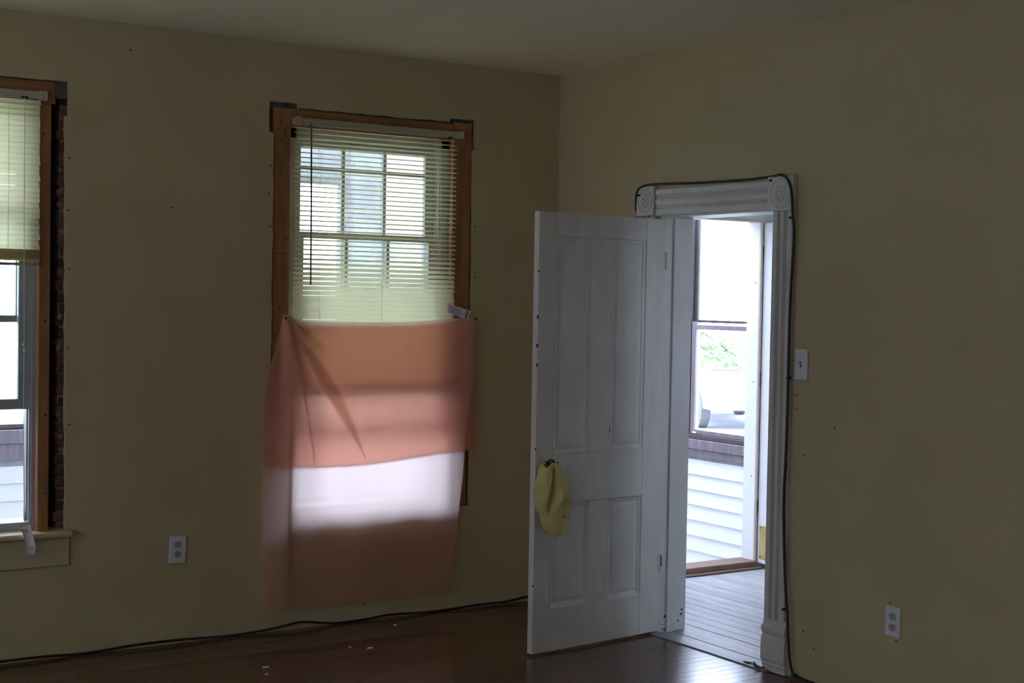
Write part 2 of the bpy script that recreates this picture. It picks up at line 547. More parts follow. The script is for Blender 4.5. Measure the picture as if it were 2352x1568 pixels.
# ================================================================== WINDOWS OF THE LEFT WALL
def window(name, label, x0, x1, z0, z1, yg, sw, up_z, low_z, cols, rows_up, low_rows, fm, gm):
    """double hung window: frame, fixed upper sash, raised lower sash; x0..x1 is the outer frame"""
    root = empty(name, ((x0 + x1) / 2, yg, z0))
    off = root.location
    struct(root, label, 'window')
    fw = sw * 0.45
    fr = MB()
    fr.box(x0, x0 + fw, yg - 0.035, yg + 0.09, z0, z1).box(x1 - fw, x1, yg - 0.035, yg + 0.09, z0, z1)
    fr.box(x0, x1, yg - 0.035, yg + 0.09, z1 - 0.05, z1).box(x0, x1, yg - 0.03, yg + 0.10, z0, z0 + 0.035)
    for s in (x0 + fw, x1 - fw - 0.008):
        fr.box(s, s + 0.008, yg - 0.026, yg - 0.018, z0 + 0.03, z1 - 0.05)
        fr.box(s, s + 0.008, yg + 0.018, yg + 0.026, z0 + 0.03, z1 - 0.05)
    fr.build('window_frame', fm, root, off=off)
    st = sw - fw

    def sash(nm, y, za, zb, muntz, rail):
        s = MB()
        a, b = x0 + fw + 0.001, x1 - fw - 0.001
        s.bbox(a, a + st, y - 0.016, y + 0.016, za, zb, 0.003).bbox(b - st, b, y - 0.016, y + 0.016, za, zb, 0.003)
        s.bbox(a + st, b - st, y - 0.016, y + 0.016, za, za + rail, 0.003).bbox(a + st, b - st, y - 0.016, y + 0.016, zb - 0.03, zb, 0.003)
        so = s.build(nm, fm, root, off=off)
        ga, gb = a + st, b - st
        xs = [ga + (gb - ga) * i / cols for i in range(cols + 1)]
        zs = [za + rail] + [m_ for m_ in muntz if za + rail < m_ < zb - 0.03] + [zb - 0.03]
        for xx in xs[1:-1]:
            MB().box(xx - 0.008, xx + 0.008, y - 0.010, y + 0.010, za + rail, zb - 0.03).build('muntin', fm, so, off=off)
        for zz in zs[1:-1]:
            MB().box(ga, gb, y - 0.009, y + 0.009, zz - 0.009, zz + 0.009).build('muntin', fm, so, off=off)
        for i in range(cols):
            for j in range(len(zs) - 1):
                MB().box(xs[i], xs[i + 1], y - 0.001, y + 0.001, zs[j], zs[j + 1]).build('pane', gm, so, off=off)
        return so
    sash('upper_sash', yg + 0.045, up_z, z1 - 0.052, rows_up, 0.03)
    hh = (z1 - 0.05) - up_z
    sash('lower_sash', yg, low_z, min(low_z + hh, z1 - 0.06) if low_rows is None else low_rows, [], 0.045)
    return root


w1 = window('window_1', 'grey double hung window with raised sash at the left edge, exposed brick beside it',
            -3.63, -2.672, 0.558, 2.44, 0.10, 0.094, 1.459, 1.083, 1, [], 1.95, 'vinyl', 'glass')
w2 = window('window_2', 'double hung window with muntin grid behind the half-open blind and peach cloth',
            -1.532, -0.638, 0.535, 2.40, 0.095, 0.100, 1.222, 0.945, 3, [2.217], 1.905, 'sashm', 'dusty')
# added boards block daylight round the frames, dark as the shaded gap
MB().box(-2.668, -2.604, 0.15, 0.20, 0.53, 2.44).build('gap_light_block', 'dark', w1, off=w1.location)
MB().box(-3.72, -3.63, 0.10, 0.20, 0.53, 2.44).build('gap_light_block', 'dark', w1, off=w1.location)
MB().box(-1.57, -1.531, 0.10, 0.20, 0.53, 2.44).build('gap_light_block', 'dark', w2, off=w2.location)
MB().box(-0.638, -0.61, 0.10, 0.20, 0.53, 2.44).build('gap_light_block', 'dark', w2, off=w2.location)
MB().box(-1.57, -0.61, 0.10, 0.20, 2.40, 2.44).build('gap_light_block', 'dark', w2, off=w2.location)
MB().box(-3.72, -2.60, 0.10, 0.20, 2.44, 2.47).build('gap_light_block', 'dark', w1, off=w1.location)
# grey handle on the left window's lower edge
MB().tube([(-2.90, 0.06, 0.605), (-2.90, 0.045, 0.64), (-2.862, 0.045, 0.642), (-2.852, 0.045, 0.615), (-2.849, 0.06, 0.60)], 0.005, 6).build('lift_handle', 'steel', w1, smooth=True, off=w1.location)

# lumber framing and sill of the left window
t1 = empty('trim_1', (-3.15, 0.02, 0.4))
struct(t1, 'pine framing, sill and apron board around the left window', 'window trim')
MB().bbox(-3.70, -2.636, 0.012, 0.055, 2.402, 2.496, 0.002).build('header_board', 'lumberh', t1, off=t1.location)
MB().bbox(-2.700, -2.652, 0.016, 0.085, 0.556, 2.401, 0.002).build('side_board', 'lumber', t1, off=t1.location)
MB().bbox(-3.65, -3.60, 0.016, 0.085, 0.556, 2.401, 0.002).build('side_board', 'lumber', t1, off=t1.location)
sl = MB().rings([[(-3.74 if e else -2.562, yy, zz) for yy, zz in [(0.09, 0.531), (-0.030, 0.529), (-0.036, 0.534), (-0.037, 0.543), (-0.034, 0.551), (-0.028, 0.555), (0.09, 0.560)]] for e in (0, 1)])
sl.build('sill', 'wall', t1, off=t1.location)
MB().bbox(-3.72, -2.568, -0.014, 0.004, 0.404, 0.529, 0.003).build('apron_board', 'wall', t1, off=t1.location)
for x, z in [(-2.683, 2.27), (-2.672, 1.47), (-2.668, 1.06), (-2.665, 0.72)]:
    MB().cyl((x, 0.0145, z), (0, 1, 0), 0.005, 0.002, 8).build('nail_head', 'slot', t1, off=t1.location)

# lumber framing of the middle window
t2 = empty('trim_2', (-1.08, 0.02, 0.53))
struct(t2, 'pine boards framing the middle window with nail heads', 'window trim')
MB().bbox(-1.626, -1.537, 0.008, 0.050, 0.532, 2.478, 0.002).build('side_board', 'lumber', t2, off=t2.location)
MB().bbox(-0.645, -0.538, 0.008, 0.050, 0.532, 2.488, 0.002).build('side_board', 'lumber', t2, off=t2.location)
MB().bbox(-1.536, -0.646, 0.010, 0.055, 2.394, 2.478, 0.002).build('header_board', 'lumberh', t2, off=t2.location)
MB().bbox(-1.60, -0.60, 0.012, 0.06, 0.500, 0.54, 0.002).build('bottom_board', 'lumberh', t2, off=t2.location)
for x, z in [(-1.590, 2.41), (-1.588, 2.33), (-1.563, 2.36), (-1.585, 2.16), (-0.615, 2.45), (-0.60, 2.43), (-0.605, 2.40), (-0.60, 2.22), (-0.594, 2.05),
             (-0.60, 1.95), (-0.575, 0.70), (-0.568, 0.63), (-0.57, 0.60), (-1.588, 1.54)]:
    MB().cyl((x, 0.0065, z), (0, 1, 0), 0.0045, 0.002, 8).build('nail_head', 'slot', t2, off=t2.location)
for x, z, r in [(-1.556, 1.865, 0.012), (-0.566, 1.55, 0.013), (-0.58, 2.17, 0.012)]:
    MB().lathe((x, 0.0075, z), (0, 1, 0), [(r, 0), (r * 0.8, 0.001)], 10).build('wood_knot', 'threshold', t2, off=t2.location)


MB().box(-1.625, -1.538, 0.0074, 0.0085, 1.7925, 1.7945).build('board_joint', 'slot', t2, off=t2.location)  # thin dark line marking a joint in the left board

# ================================================================== BLINDS
def slat_mesh(x0, x1, w=0.0256, arch=0.0026, n=5):
    v, f = [], []
    nx = 12
    for i in range(nx + 1):
        for j in range(n + 1):
            t = j / n * 2 - 1
            v.append((x0 + (x1 - x0) * i / nx, t * w / 2, arch * (1 - t * t)))
    for i in range(nx):
        for j in range(n):
            a = i * (n + 1) + j
            f.append((a, a + 1, a + n + 2, a + n + 1))
    mb_ = MB()
    mb_.add(v, f)
    me_ = mb_.mesh('slat')
    for p in me_.polygons:
        p.use_smooth = True
    return me_


def blind(label, x0, x1, zt, zs, zb, yb, tilt, ladders, pitch, railz, rail_x, wand_x=None, wand_z=None, rnd=0.0, nstack=16):
    root = empty('window_blind', ((x0 + x1) / 2, yb, zt))
    off = Vector(root.location)
    tag(root, label, 'blind', 'mini blinds in the two windows')
    a, b = rail_x
    hr = MB()
    hr.rings([[(xx, yb + dy, zz) for dy, zz in [(-0.020, railz[0]), (-0.020, railz[1] - 0.004), (-0.016, railz[1]), (0.018, railz[1]), (0.018, railz[0])]] for xx in (a, b)])
    hr.build('headrail', 'headrail', root, off=off)
    for s in (a - 0.004, b - 0.030):
        MB().bbox(s, s + 0.034, yb - 0.023, yb + 0.019, railz[0] - 0.004, railz[1] + 0.003, 0.002).build('end_bracket', 'headrail', root, off=off)
    me_ = slat_mesh(x0 - off.x, x1 - off.x)
    z_ = zt
    while z_ > zs:
        o = link('slat', me_, 'slat', root, (random.uniform(-0.003, 0.003), 0, z_ - off.z))
        o.rotation_euler = (tilt(z_) + random.uniform(-rnd, rnd), random.uniform(-0.0012, 0.0012), 0)
        z_ -= pitch
    for i in range(nstack):
        o = link('slat', me_, 'slat', root, (0, 0, zs - (zs - zb - 0.02) * (i + 0.5) / nstack - off.z))
        o.rotation_euler = (random.uniform(-0.05, 0.05), 0, 0)
    MB().bbox(x0, x1, yb - 0.013, yb + 0.013, zb, zb + 0.012, 0.003).build('bottom_rail', 'headrail', root, off=off)
    for xx in ladders:
        for dy in (-0.0135, 0.0135):
            MB().tube([(xx, yb + dy, railz[0]), (xx + 0.002, yb + dy, (zt + zb) / 2), (xx, yb + dy, zb)], 0.0007, 5).build('ladder_cord', 'cordm', root, off=off)
    if wand_x is not None:
        MB().tube([(wand_x, yb - 0.028, railz[0]), (wand_x + 0.004, yb - 0.030, (railz[0] + wand_z) / 2), (wand_x + 0.006, yb - 0.03, wand_z)], 0.0040, 6).build('tilt_wand', 'wand', root, off=off)
        MB().torus((wand_x, yb - 0.024, railz[0] + 0.002), (1, 0, 0), 0.006, 0.0014, 12, 5).build('wand_hook', 'steel', root, off=off)
    return root


def tilt_mid(z):
    if z > 1.80:
        return R(19 - 4 * (2.39 - z))
    t = min(1.0, (1.80 - z) / 0.19)
    return R(17 + 46 * t)


b2 = blind('cream mini blind in the middle window, slats open above and closed below', -1.528, -0.640, 2.388, 1.165, 1.125, -0.012, tilt_mid,
           (-1.395, -1.060, -0.752), 0.0229, (2.404, 2.436), (-1.528, -0.610), -1.455, 1.648, 0.02, 6)
# pull cords of the middle blind, hanging free by the right board
off = Vector(b2.location)
MB().tube([(-0.678, -0.04, 2.40), (-0.682, -0.042, 2.0), (-0.690, -0.045, 1.72), (-0.668, -0.052, 1.552)], 0.0011, 6).build('pull_cord', 'cordm', b2, off=off)
MB().lathe((-0.684, -0.043, 1.990), (0, 0, -1), [(0.002, 0), (0.004, 0.004), (0.005, 0.014), (0.002, 0.016)], 8).build('cord_bead', 'cordm', b2, off=off)
MB().lathe((-0.686, -0.044, 1.950), (0, 0, -1), [(0.002, 0), (0.004, 0.004), (0.005, 0.014), (0.002, 0.016)], 8).build('cord_bead', 'cordm', b2, off=off)
MB().box(-0.700, -0.672, -0.034, -0.030, 2.398, 2.406).build('cord_lock', 'steel', b2, off=off)


def curved_card(p00, p10, p11, p01, bend, n=8):
    p00, p10, p11, p01 = map(Vector, (p00, p10, p11, p01))
    nn = (p10 - p00).cross(p01 - p00).normalized()
    mb_ = MB()
    top, bot = [], []
    for layer in (0, 0.0004):
        for i in range(n + 1):
            s = i / n
            for q in (0, 1):
                p = (p00.lerp(p10, s) if q == 0 else p01.lerp(p11, s)) + nn * (bend * 4 * s * (1 - s) + layer)
                mb_.v.append(p[:])
    m_ = (n + 1) * 2
    for i in range(n):
        a = i * 2
        mb_.f.append((a, a + 2, a + 3, a + 1))
        mb_.f.append((m_ + a, m_ + a + 1, m_ + a + 3, m_ + a + 2))
        mb_.f.append((a, m_ + a, m_ + a + 2, a + 2))
        mb_.f.append((a + 1, a + 3, m_ + a + 3, m_ + a + 1))
    mb_.f.append((0, 1, m_ + 1, m_))
    mb_.f.append((2 * n, m_ + 2 * n, m_ + 2 * n + 1, 2 * n + 1))
    return mb_


# the folded paper tag on its cord (white, red band)
A, B_, C_, D_ = Vector((-0.707, -0.062, 1.568)), Vector((-0.572, -0.070, 1.533)), Vector((-0.588, -0.070, 1.486)), Vector((-0.704, -0.062, 1.524))
tg = curved_card(A, B_, C_, D_, 0.0).build('paper_tag', 'paper', b2, off=off)
tg['label'] = 'white paper tag with a red band and black symbol'
nrm = Vector((0.06, -1, 0.0)).normalized() * 0.0016


def on_tag(s, t):
    return A.lerp(B_, s).lerp(D_.lerp(C_, s), t) + nrm


def patch(s0, s1, t0, t1):
    return MB().add([on_tag(s0, t0), on_tag(s1, t0), on_tag(s1, t1), on_tag(s0, t1)], [(0, 1, 2, 3)])


patch(0.82, 0.90, 0.07, 0.93).build('red_band', 'red', tg, off=off)
patch(0.12, 0.60, 0.12, 0.90).build('fine_print', 'greyink', tg, off=off)
mb = MB()
for i in range(12):
    a0, a1 = i * math.pi / 6, (i + 1) * math.pi / 6
    f = lambda r_, a_: on_tag(0.74 + 0.040 * r_ * math.cos(a_), 0.60 + 0.085 * r_ * math.sin(a_))
    mb.add([f(1, a0), f(1, a1), f(0.45, a1), f(0.45, a0)], [(0, 1, 2, 3)])
mb.build('symbol', 'ink', tg, off=off)
mb = MB()
for i in range(8):
    a0, a1 = i * math.pi / 6 + 0.4, (i + 1) * math.pi / 6 + 0.4
    f = lambda r_, a_: on_tag(0.705 + 0.030 * r_ * math.cos(a_), 0.30 + 0.08 * r_ * math.sin(a_))
    mb.add([f(1, a0), f(1, a1), f(0.8, a1), f(0.8, a0)], [(0, 1, 2, 3)])
mb.build('symbol', 'greyink', tg, off=off)
MB().cyl(on_tag(0.955, 0.5), (0, -1, 0), 0.0022, 0.0004, 8).build('hole', 'slot', tg, off=off)

b1 = blind('cream mini blind in the left window, slats closed with a thick stack at its bottom', -3.585, -2.705, 2.398, 1.772, 1.704, -0.004, lambda z: R(67),
           (-3.46, -3.15, -2.838), 0.0229, (2.414, 2.446), (-3.60, -2.682), None, None, 0.03, 24)
off = Vector(b1.location)
MB().tube([(-2.775, -0.030, 2.414), (-2.775, -0.031, 1.9), (-2.772, -0.033, 1.42), (-2.773, -0.034, 1.10), (-2.770, -0.034, 0.80), (-2.764, -0.04, 0.605)], 0.0013, 6).build('pull_cord', 'cordm', b1, off=off)
for z in (1.375, 1.352):
    MB().lathe((-2.776 + (1.375 - z) * 0.2, -0.034, z), (0, 0, -1), [(0.002, 0), (0.0045, 0.004), (0.005, 0.012), (0.002, 0.014)], 8).build('cord_bead', 'cordm', b1, off=off)
MB().bbox(-2.790, -2.762, -0.030, -0.024, 2.410, 2.420, 0.002).build('cord_lock', 'steel', b1, off=off)
MB().lathe((-2.766, -0.038, 0.66), (0, 0, -1), [(0.002, 0), (0.004, 0.01), (0.0055, 0.04), (0.002, 0.045)], 8).build('tassel', 'cordm', b1, off=off)
tp = curved_card((-2.784, -0.042, 0.592), (-2.744, -0.044, 0.598), (-2.724, -0.056, 0.508), (-2.762, -0.056, 0.508), 0.006).build('paper_tag', 'paper', b1, off=off)
tp['label'] = 'creased white paper tag hanging below the sill edge'
curved_card((-2.760, -0.056, 0.508), (-2.722, -0.056, 0.508), (-2.724, -0.046, 0.470), (-2.768, -0.046, 0.472), 0.002).build('lower_flap', 'paper', tp, off=off)
MB().cyl((-2.774, -0.0445, 0.572), (0, -1, 0), 0.004, 0.002, 8).build('symbol', 'yellowink', tp, off=off)
MB().cyl((-2.760, -0.0465, 0.574), (0, -1, 0), 0.004, 0.003, 8).build('symbol', 'yellowink', tp, off=off)

# ================================================================== CLOTH OVER THE MIDDLE WINDOW
def interp(tab, z):
    for (z0, x0), (z1, x1) in zip(tab, tab[1:]):
        if z0 >= z >= z1:
            t = (z0 - z) / (z0 - z1)
            return x0 + (x1 - x0) * t
    return tab[0][1] if z > tab[0][0] else tab[-1][1]


LE = [(1.51, -1.592), (1.36, -1.628), (1.19, -1.672), (1.04, -1.694), (0.80, -1.697), (0.45, -1.690), (0.10, -1.686)]
RE = [(1.50, -0.520), (1.17, -0.535), (1.09, -0.558), (0.90, -0.580), (0.68, -0.594), (0.52, -0.610), (0.35, -0.624), (0.10, -0.662)]
PIN1, PIN2 = Vector((-1.586, 1.490)), Vector((-0.530, 1.492))


def sst(a, b, x):
    t = max(0.0, min(1.0, (x - a) / (b - a)))
    return t * t * (3 - 2 * t)


def cloth_y(x, z):
    y_ = -0.050
    for P, am, fr in ((PIN1, 0.013, 11.0), (PIN2, 0.006, 10.0)):
        dx, dz = x - P.x, P.y - z
        r_ = math.hypot(dx, dz)
        ph = math.atan2(dx, dz + 0.02)
        y_ += am * math.exp(-r_ / 0.45) * sst(0.01, 0.10, r_) * math.cos(fr * ph + 0.7)
    y_ -= 0.014 * (1 - sst(-1.552, -1.532, x)) * sst(1.25, 0.85, z)
    y_ += 0.004 * math.sin(x * 13 + 1.0) * sst(1.2, 0.3, z) + 0.0025 * math.sin(x * 29 + z * 3)
    y_ += 0.010 * sst(0.9, 0.2, z)
    # crease curving down from the left pin
    xc = interp([(1.50, -1.578), (1.30, -1.522), (1.10, -1.476), (0.95, -1.448), (0.78, -1.415), (0.5, -1.36)], z)
    y_ -= 0.006 * math.exp(-((x - xc) / 0.010) ** 2) * sst(0.6, 0.95, z)
    # gather running from the left pin down to the right
    d = abs((x - PIN1.x) * 0.83 - (PIN1.y - z) * 0.56)
    y_ -= 0.012 * math.exp(-(d / 0.022) ** 2) * sst(0.75, 1.45, z)
    return y_


nu, nv = 84, 96
mb = MB()
for j in range(nv + 1):
    t = j / nv
    for i in range(nu + 1):
        s = i / nu
        zt_ = 1.503 - 0.030 * (sst(0.0, 0.12, s) - sst(0.55, 1.0, s) * 0.86)
        zb_ = 0.104 + 0.006 * math.sin(s * 3.0) - 0.004 * s
        z = zt_ + (zb_ - zt_) * t
        x = interp(LE, z) + (interp(RE, z) - interp(LE, z)) * s
        mb.v.append((x, cloth_y(x, z), z))
for j in range(nv):
    for i in range(nu):
        a = j * (nu + 1) + i
        mb.f.append((a, a + 1, a + nu + 2, a + nu + 1))
cl = empty('window_cloth', (-1.1, -0.05, 0.10))
tag(cl, 'sheer peach cloth pinned over the lower half of the middle window', 'cloth')
mb.build('front_sheet', 'cloth', cl, smooth=True, off=cl.location)
# the folded-back layer behind it
FL = [(zz, xx + 0.012) for zz, xx in LE]
mb = MB()
nu2, nv2 = 60, 50
for j in range(nv2 + 1):
    t = j / nv2
    for i in range(nu2 + 1):
        s = i / nu2
        zt_ = 1.488 - 0.030 * (sst(0.0, 0.12, s) - sst(0.55, 1.0, s) * 0.86)
        zb_ = 0.797 - 0.022 * math.sin(math.pi * min(1, s * 1.25)) + 0.030 * s * s
        z = zt_ + (zb_ - zt_) * t
        xl = interp(FL, z)
        x = xl + (-0.519 - xl) * s
        mb.v.append((x, cloth_y(x, z) + 0.009 + 0.004 * t, z))
for j in range(nv2):
    for i in range(nu2):
        a = j * (nu2 + 1) + i
        mb.f.append((a, a + 1, a + nu2 + 2, a + nu2 + 1))
mb.build('folded_layer', 'cloth_double', cl, smooth=True, off=cl.location)
# gathered pleat running from the left pin, and a strip whose deeper colour paints the crease's darker line


def strip(name, path_w, dy, m='cloth_double'):
    m_ = MB()
    for (px_, pz_, w_) in path_w:
        for q in (-1, 0, 1):
            xx_ = px_ + q * w_
            zz_ = pz_ + q * w_ * 0.55
            m_.v.append((xx_, cloth_y(xx_, zz_) + dy, zz_))
    for k_ in range(len(path_w) - 1):
        for q in range(2):
            a_ = k_ * 3 + q
            m_.f.append((a_, a_ + 1, a_ + 4, a_ + 3))
    m_.build(name, m, cl, smooth=True, off=cl.location)


strip('pleat', [(-1.578 + 0.43 * t_, 1.476 - 0.665 * t_ * (0.72 + 0.28 * t_), 0.004 + 0.034 * math.sin(math.pi * t_ ** 1.4) ** 1.2 * (1 - t_) ** 0.4) for t_ in [i_ / 24 for i_ in range(25)]], 0.0045, 'cloth')
strip('crease', [(interp([(1.50, -1.578), (1.30, -1.522), (1.10, -1.476), (0.95, -1.448), (0.78, -1.415), (0.72, -1.40)], z_), z_, 0.0035) for z_ in [1.47 - i_ * 0.0275 for i_ in range(25)]], 0.004)
# stitched hem of the folded layer
hem = []
for i in range(nu2 + 1):
    v_ = mb.v[nv2 * (nu2 + 1) + i]
    hem.append((v_[0], v_[1] - 0.001, v_[2]))
MB().tube(hem, 0.0022, 6).build('hem', 'cloth_double', cl, smooth=True, off=cl.location)
for P in (PIN1, PIN2):
    yy = cloth_y(P.x, P.y)
    MB().lathe((P.x, yy + 0.002, P.y), (0, -1, 0), [(0.002, 0), (0.006, 0.002), (0.0065, 0.006), (0.003, 0.008)], 10).build('push_pin', 'steel', cl, smooth=True, off=cl.location)

# ================================================================== DOORWAY TRIM
t3 = empty('trim_3', (0.0, -1.28, 0.0))
struct(t3, 'white fluted door casing with round rosette corner blocks', 'door trim')
o3 = t3.location
MB().box(0.0, 0.172, -0.905, -0.868, 0.0, 2.035).build('jamb', 'jamb', t3, off=o3)
MB().box(0.0, 0.172, -1.702, -1.668, 0.0, 2.035).build('jamb', 'jamb', t3, off=o3)
MB().box(0.0, 0.172, -1.668, -0.905, 2.000, 2.036).build('head_jamb', 'jamb', t3, off=o3)
MB().box(0.050, 0.090, -0.917, -0.905, 0.0, 2.0).build('door_stop', 'jamb', t3, off=o3)
MB().box(0.050, 0.090, -1.668, -1.656, 0.0, 2.0).build('door_stop', 'jamb', t3, off=o3)


def fluted(w):
    """casing profile: (across, proud of wall), two groups of reeds"""
    p = [(0, 0), (0, 0.017), (0.006, 0.021), (0.030, 0.021)]
    for k in range(3):
        a = 0.030 + k * 0.0075
        p += [(a + 0.0015, 0.015), (a + 0.0055, 0.015), (a + 0.0075, 0.021)]
    p += [(w / 2 + 0.004, 0.022)]
    for k in range(3):
        a = w - 0.030 - (3 - k) * 0.0075
        p += [(a, 0.021), (a + 0.002, 0.015), (a + 0.006, 0.015)]
    p += [(w - 0.028, 0.021), (w - 0.006, 0.021), (w, 0.016), (w, 0)]
    return p


pr = fluted(0.122)
MB().rings([[(-d, -1.660 - a, zz) for a, d in pr] for zz in (0.228, 1.995)]).build('casing', 'white', t3, off=o3)
MB().rings([[(-d, -0.846 + a, zz) for a, d in pr] for zz in (0.228, 2.008)]).build('casing', 'white', t3, off=o3)
MB().rings([[(-d, yy, 2.002 + a + (0.006 if k else 0)) for a, d in fluted(0.130)] for k, yy in enumerate((-1.636, -0.850))]).build('head_casing', 'white', t3, off=o3)


def rosette(y0, y1, z0, z1):
    b_ = MB().bbox(-0.030, 0.0, y0, y1, z0, z1, 0.003).build('corner_block', 'white', t3, off=o3)
    c = (-0.030, (y0 + y1) / 2, (z0 + z1) / 2)
    rr = abs(y1 - y0) * 0.40
    m_ = MB().torus(c, (1, 0, 0), rr, 0.0032, 32, 6)
    m_.torus(c, (1, 0, 0), rr * 0.86, 0.0018, 28, 5)
    for k in range(8):
        a = k * math.pi / 4 + 0.2
        cy, cz = c[1] + math.cos(a) * rr * 0.48, c[2] + math.sin(a) * rr * 0.48
        m_.lathe((c[0] + 0.001, cy, cz), (-1, 0, 0), [(rr * 0.20, 0), (rr * 0.16, 0.004), (rr * 0.05, 0.0055)], 8)
    m_.lathe((c[0] + 0.001, c[1], c[2]), (-1, 0, 0), [(rr * 0.2, 0), (rr * 0.17, 0.005), (rr * 0.05, 0.007)], 10)
    m_.build('rosette', 'white', b_, smooth=False, off=o3)


rosette(-1.788, -1.634, 1.996, 2.146)
rosette(-0.846, -0.712, 2.010, 2.153)


def plinth(yi, yo):
    s = 1 if yo > yi else -1
    prof = [(0.232, 0.020, 0.0), (0.226, 0.022, 0.0), (0.224, 0.019, 0.0), (0.205, 0.021, 0.001), (0.195, 0.028, 0.006), (0.182, 0.030, 0.007), (0.170, 0.027, 0.004),
            (0.160, 0.021, 0.003), (0.150, 0.025, 0.007), (0.135, 0.027, 0.008), (0.050, 0.027, 0.009), (0.040, 0.022, 0.005), (0.030, 0.024, 0.004), (0.022, 0.020, 0.002), (0.0, 0.020, 0.002)]
    MB().rings([[(0.0, yi - s * e, zz), (-d, yi - s * e, zz), (-d, yo, zz), (0.0, yo, zz)] for zz, d, e in prof]).build('plinth_block', 'white', t3, off=o3)


plinth(-1.662, -1.800)
plinth(-0.846, -0.716)
MB().bbox(-0.049, -0.001, -1.70, -0.90, -0.010, 0.006, 0.002).build('saddle_strip', 'porchwood', t3, off=o3)

# flaked paint at the foot of the hinge-side jamb
_r = random.Random(11)
for i in range(16):
    xx, zz, q = _r.uniform(0.02, 0.15), 0.012 + abs(_r.gauss(0, 0.045)), _r.uniform(0.003, 0.009)
    ring = [[(xx + q * (1 + 0.4 * math.sin(3 * a_ + i)) * math.cos(a_), yy, zz + q * 0.8 * (1 + 0.4 * math.cos(2 * a_ + i)) * math.sin(a_)) for a_ in [k_ * math.pi / 4 for k_ in range(8)]] for yy in (-0.9058, -0.9045)]
    MB().rings(ring).build('flaked_spot', 'threshold' if i % 2 else 'slot', t3, off=o3)

# ================================================================== FOUR-PANEL DOOR
d1 = empty('door_1', (-0.002, -0.917, 0.0), math.atan2(-0.107, -0.994))
struct(d1, 'white four-panel wooden door standing open into the room', 'door')
DW, DT, Z0, Z1 = 0.795, 0.036, 0.012, 1.990
MB().bbox(0.004, 0.130, -DT, 0, Z0, Z1, 0.002).build('stile', 'white', d1)
MB().bbox(0.694, DW, -DT, 0, Z0, Z1, 0.002).build('stile', 'white', d1)
for za, zb in ((Z0, 0.205), (0.676, 0.900), (1.884, Z1)):
    MB().bbox(0.1303, 0.6937, -DT, 0, za, zb, 0.0015).build('rail', 'white', d1)
for za, zb in ((0.2053, 0.6757), (0.9003, 1.8837)):
    MB().bbox(0.345, 0.468, -DT, 0, za, zb, 0.0015).build('mullion', 'white', d1)


def panel(xa, xb, za, zb):
    """sunk panel with a moulding round its edge, on both faces"""
    prof = [(0.0, -0.0005), (0.004, -0.006), (0.012, -0.008), (0.018, -0.012), (0.022, -0.012), (0.040, -0.0085)]
    m_ = MB()
    for sgn in (1, -1):
        rs = []
        for i_, d in prof:
            yy = d if sgn > 0 else -DT - d
            rs.append([(xa + i_, yy, za + i_), (xb - i_, yy, za + i_), (xb - i_, yy, zb - i_), (xa + i_, yy, zb - i_)])
        m_.rings(rs, cap=False)
        e = 0.040
        yy = -0.0085 if sgn > 0 else -DT + 0.0085
        m_.add([(xa + e, yy, za + e), (xb - e, yy, za + e), (xb - e, yy, zb - e), (xa + e, yy, zb - e)], [(0, 1, 2, 3)])
    m_.build('panel', 'white', d1)


panel(0.1305, 0.3447, 0.2055, 0.6755)
panel(0.4683, 0.6935, 0.2055, 0.6755)
panel(0.1305, 0.3447, 0.9005, 1.8835)
panel(0.4683, 0.6935, 0.9005, 1.8835)
for zz in (0.30, 1.75):
    h_ = MB().cyl((0.0, 0.004, zz), (0, 0, 1), 0.005, 0.085, 10)
    h_.box(0.0, 0.014, -0.002, 0.0012, zz + 0.004, zz + 0.081)
    h_.build('hinge', 'white', d1)
kb = MB().lathe((0.742, 0.0, 0.850), (0, 1, 0), [(0.026, 0), (0.026, 0.003), (0.011, 0.006), (0.010, 0.026), (0.020, 0.032), (0.027, 0.042), (0.026, 0.052), (0.014, 0.060), (0.003, 0.062)], 20).build('knob', 'steel', d1, smooth=True)
# latch and old chips on the free edge
MB().bbox(DW - 0.0005, DW + 0.001, -0.030, -0.006, 0.84, 0.90, 0.0004).build('latch_plate', 'white', d1)
for zz, s in ((1.512, 0.010), (1.385, 0.010), (1.30, 0.008), (0.93, 0.004), (0.315, 0.004), (1.72, 0.004)):
    MB().bbox(DW - 0.004, DW + 0.0006, -0.008, 0.0006, zz, zz + s * 1.6, 0.0005).build('paint_chip_mark', 'slot', d1)
MB().bbox(-0.004, 0.003, 0.003, 0.0105, 0.325, 0.375, 0.002).build('paint_chip_mark', 'slot', d1)
MB().bbox(0.345, 0.349, -0.001, 0.0006, 0.985, 1.01, 0.0003).build('paint_chip_mark', 'slot', d1)

# ================================================================== YELLOW CAP ON THE KNOB
cap = empty('baseball_cap', (0, 0, 0))
dirx = Vector((-0.9943, -0.1070, 0)).normalized()
diry = Vector((0.1070, -0.9943, 0)).normalized()
DO = Vector((-0.002, -0.917, 0.0))


def dw(u, n_, z):
    return DO + dirx * u + diry * n_ + Vector((0, 0, z))


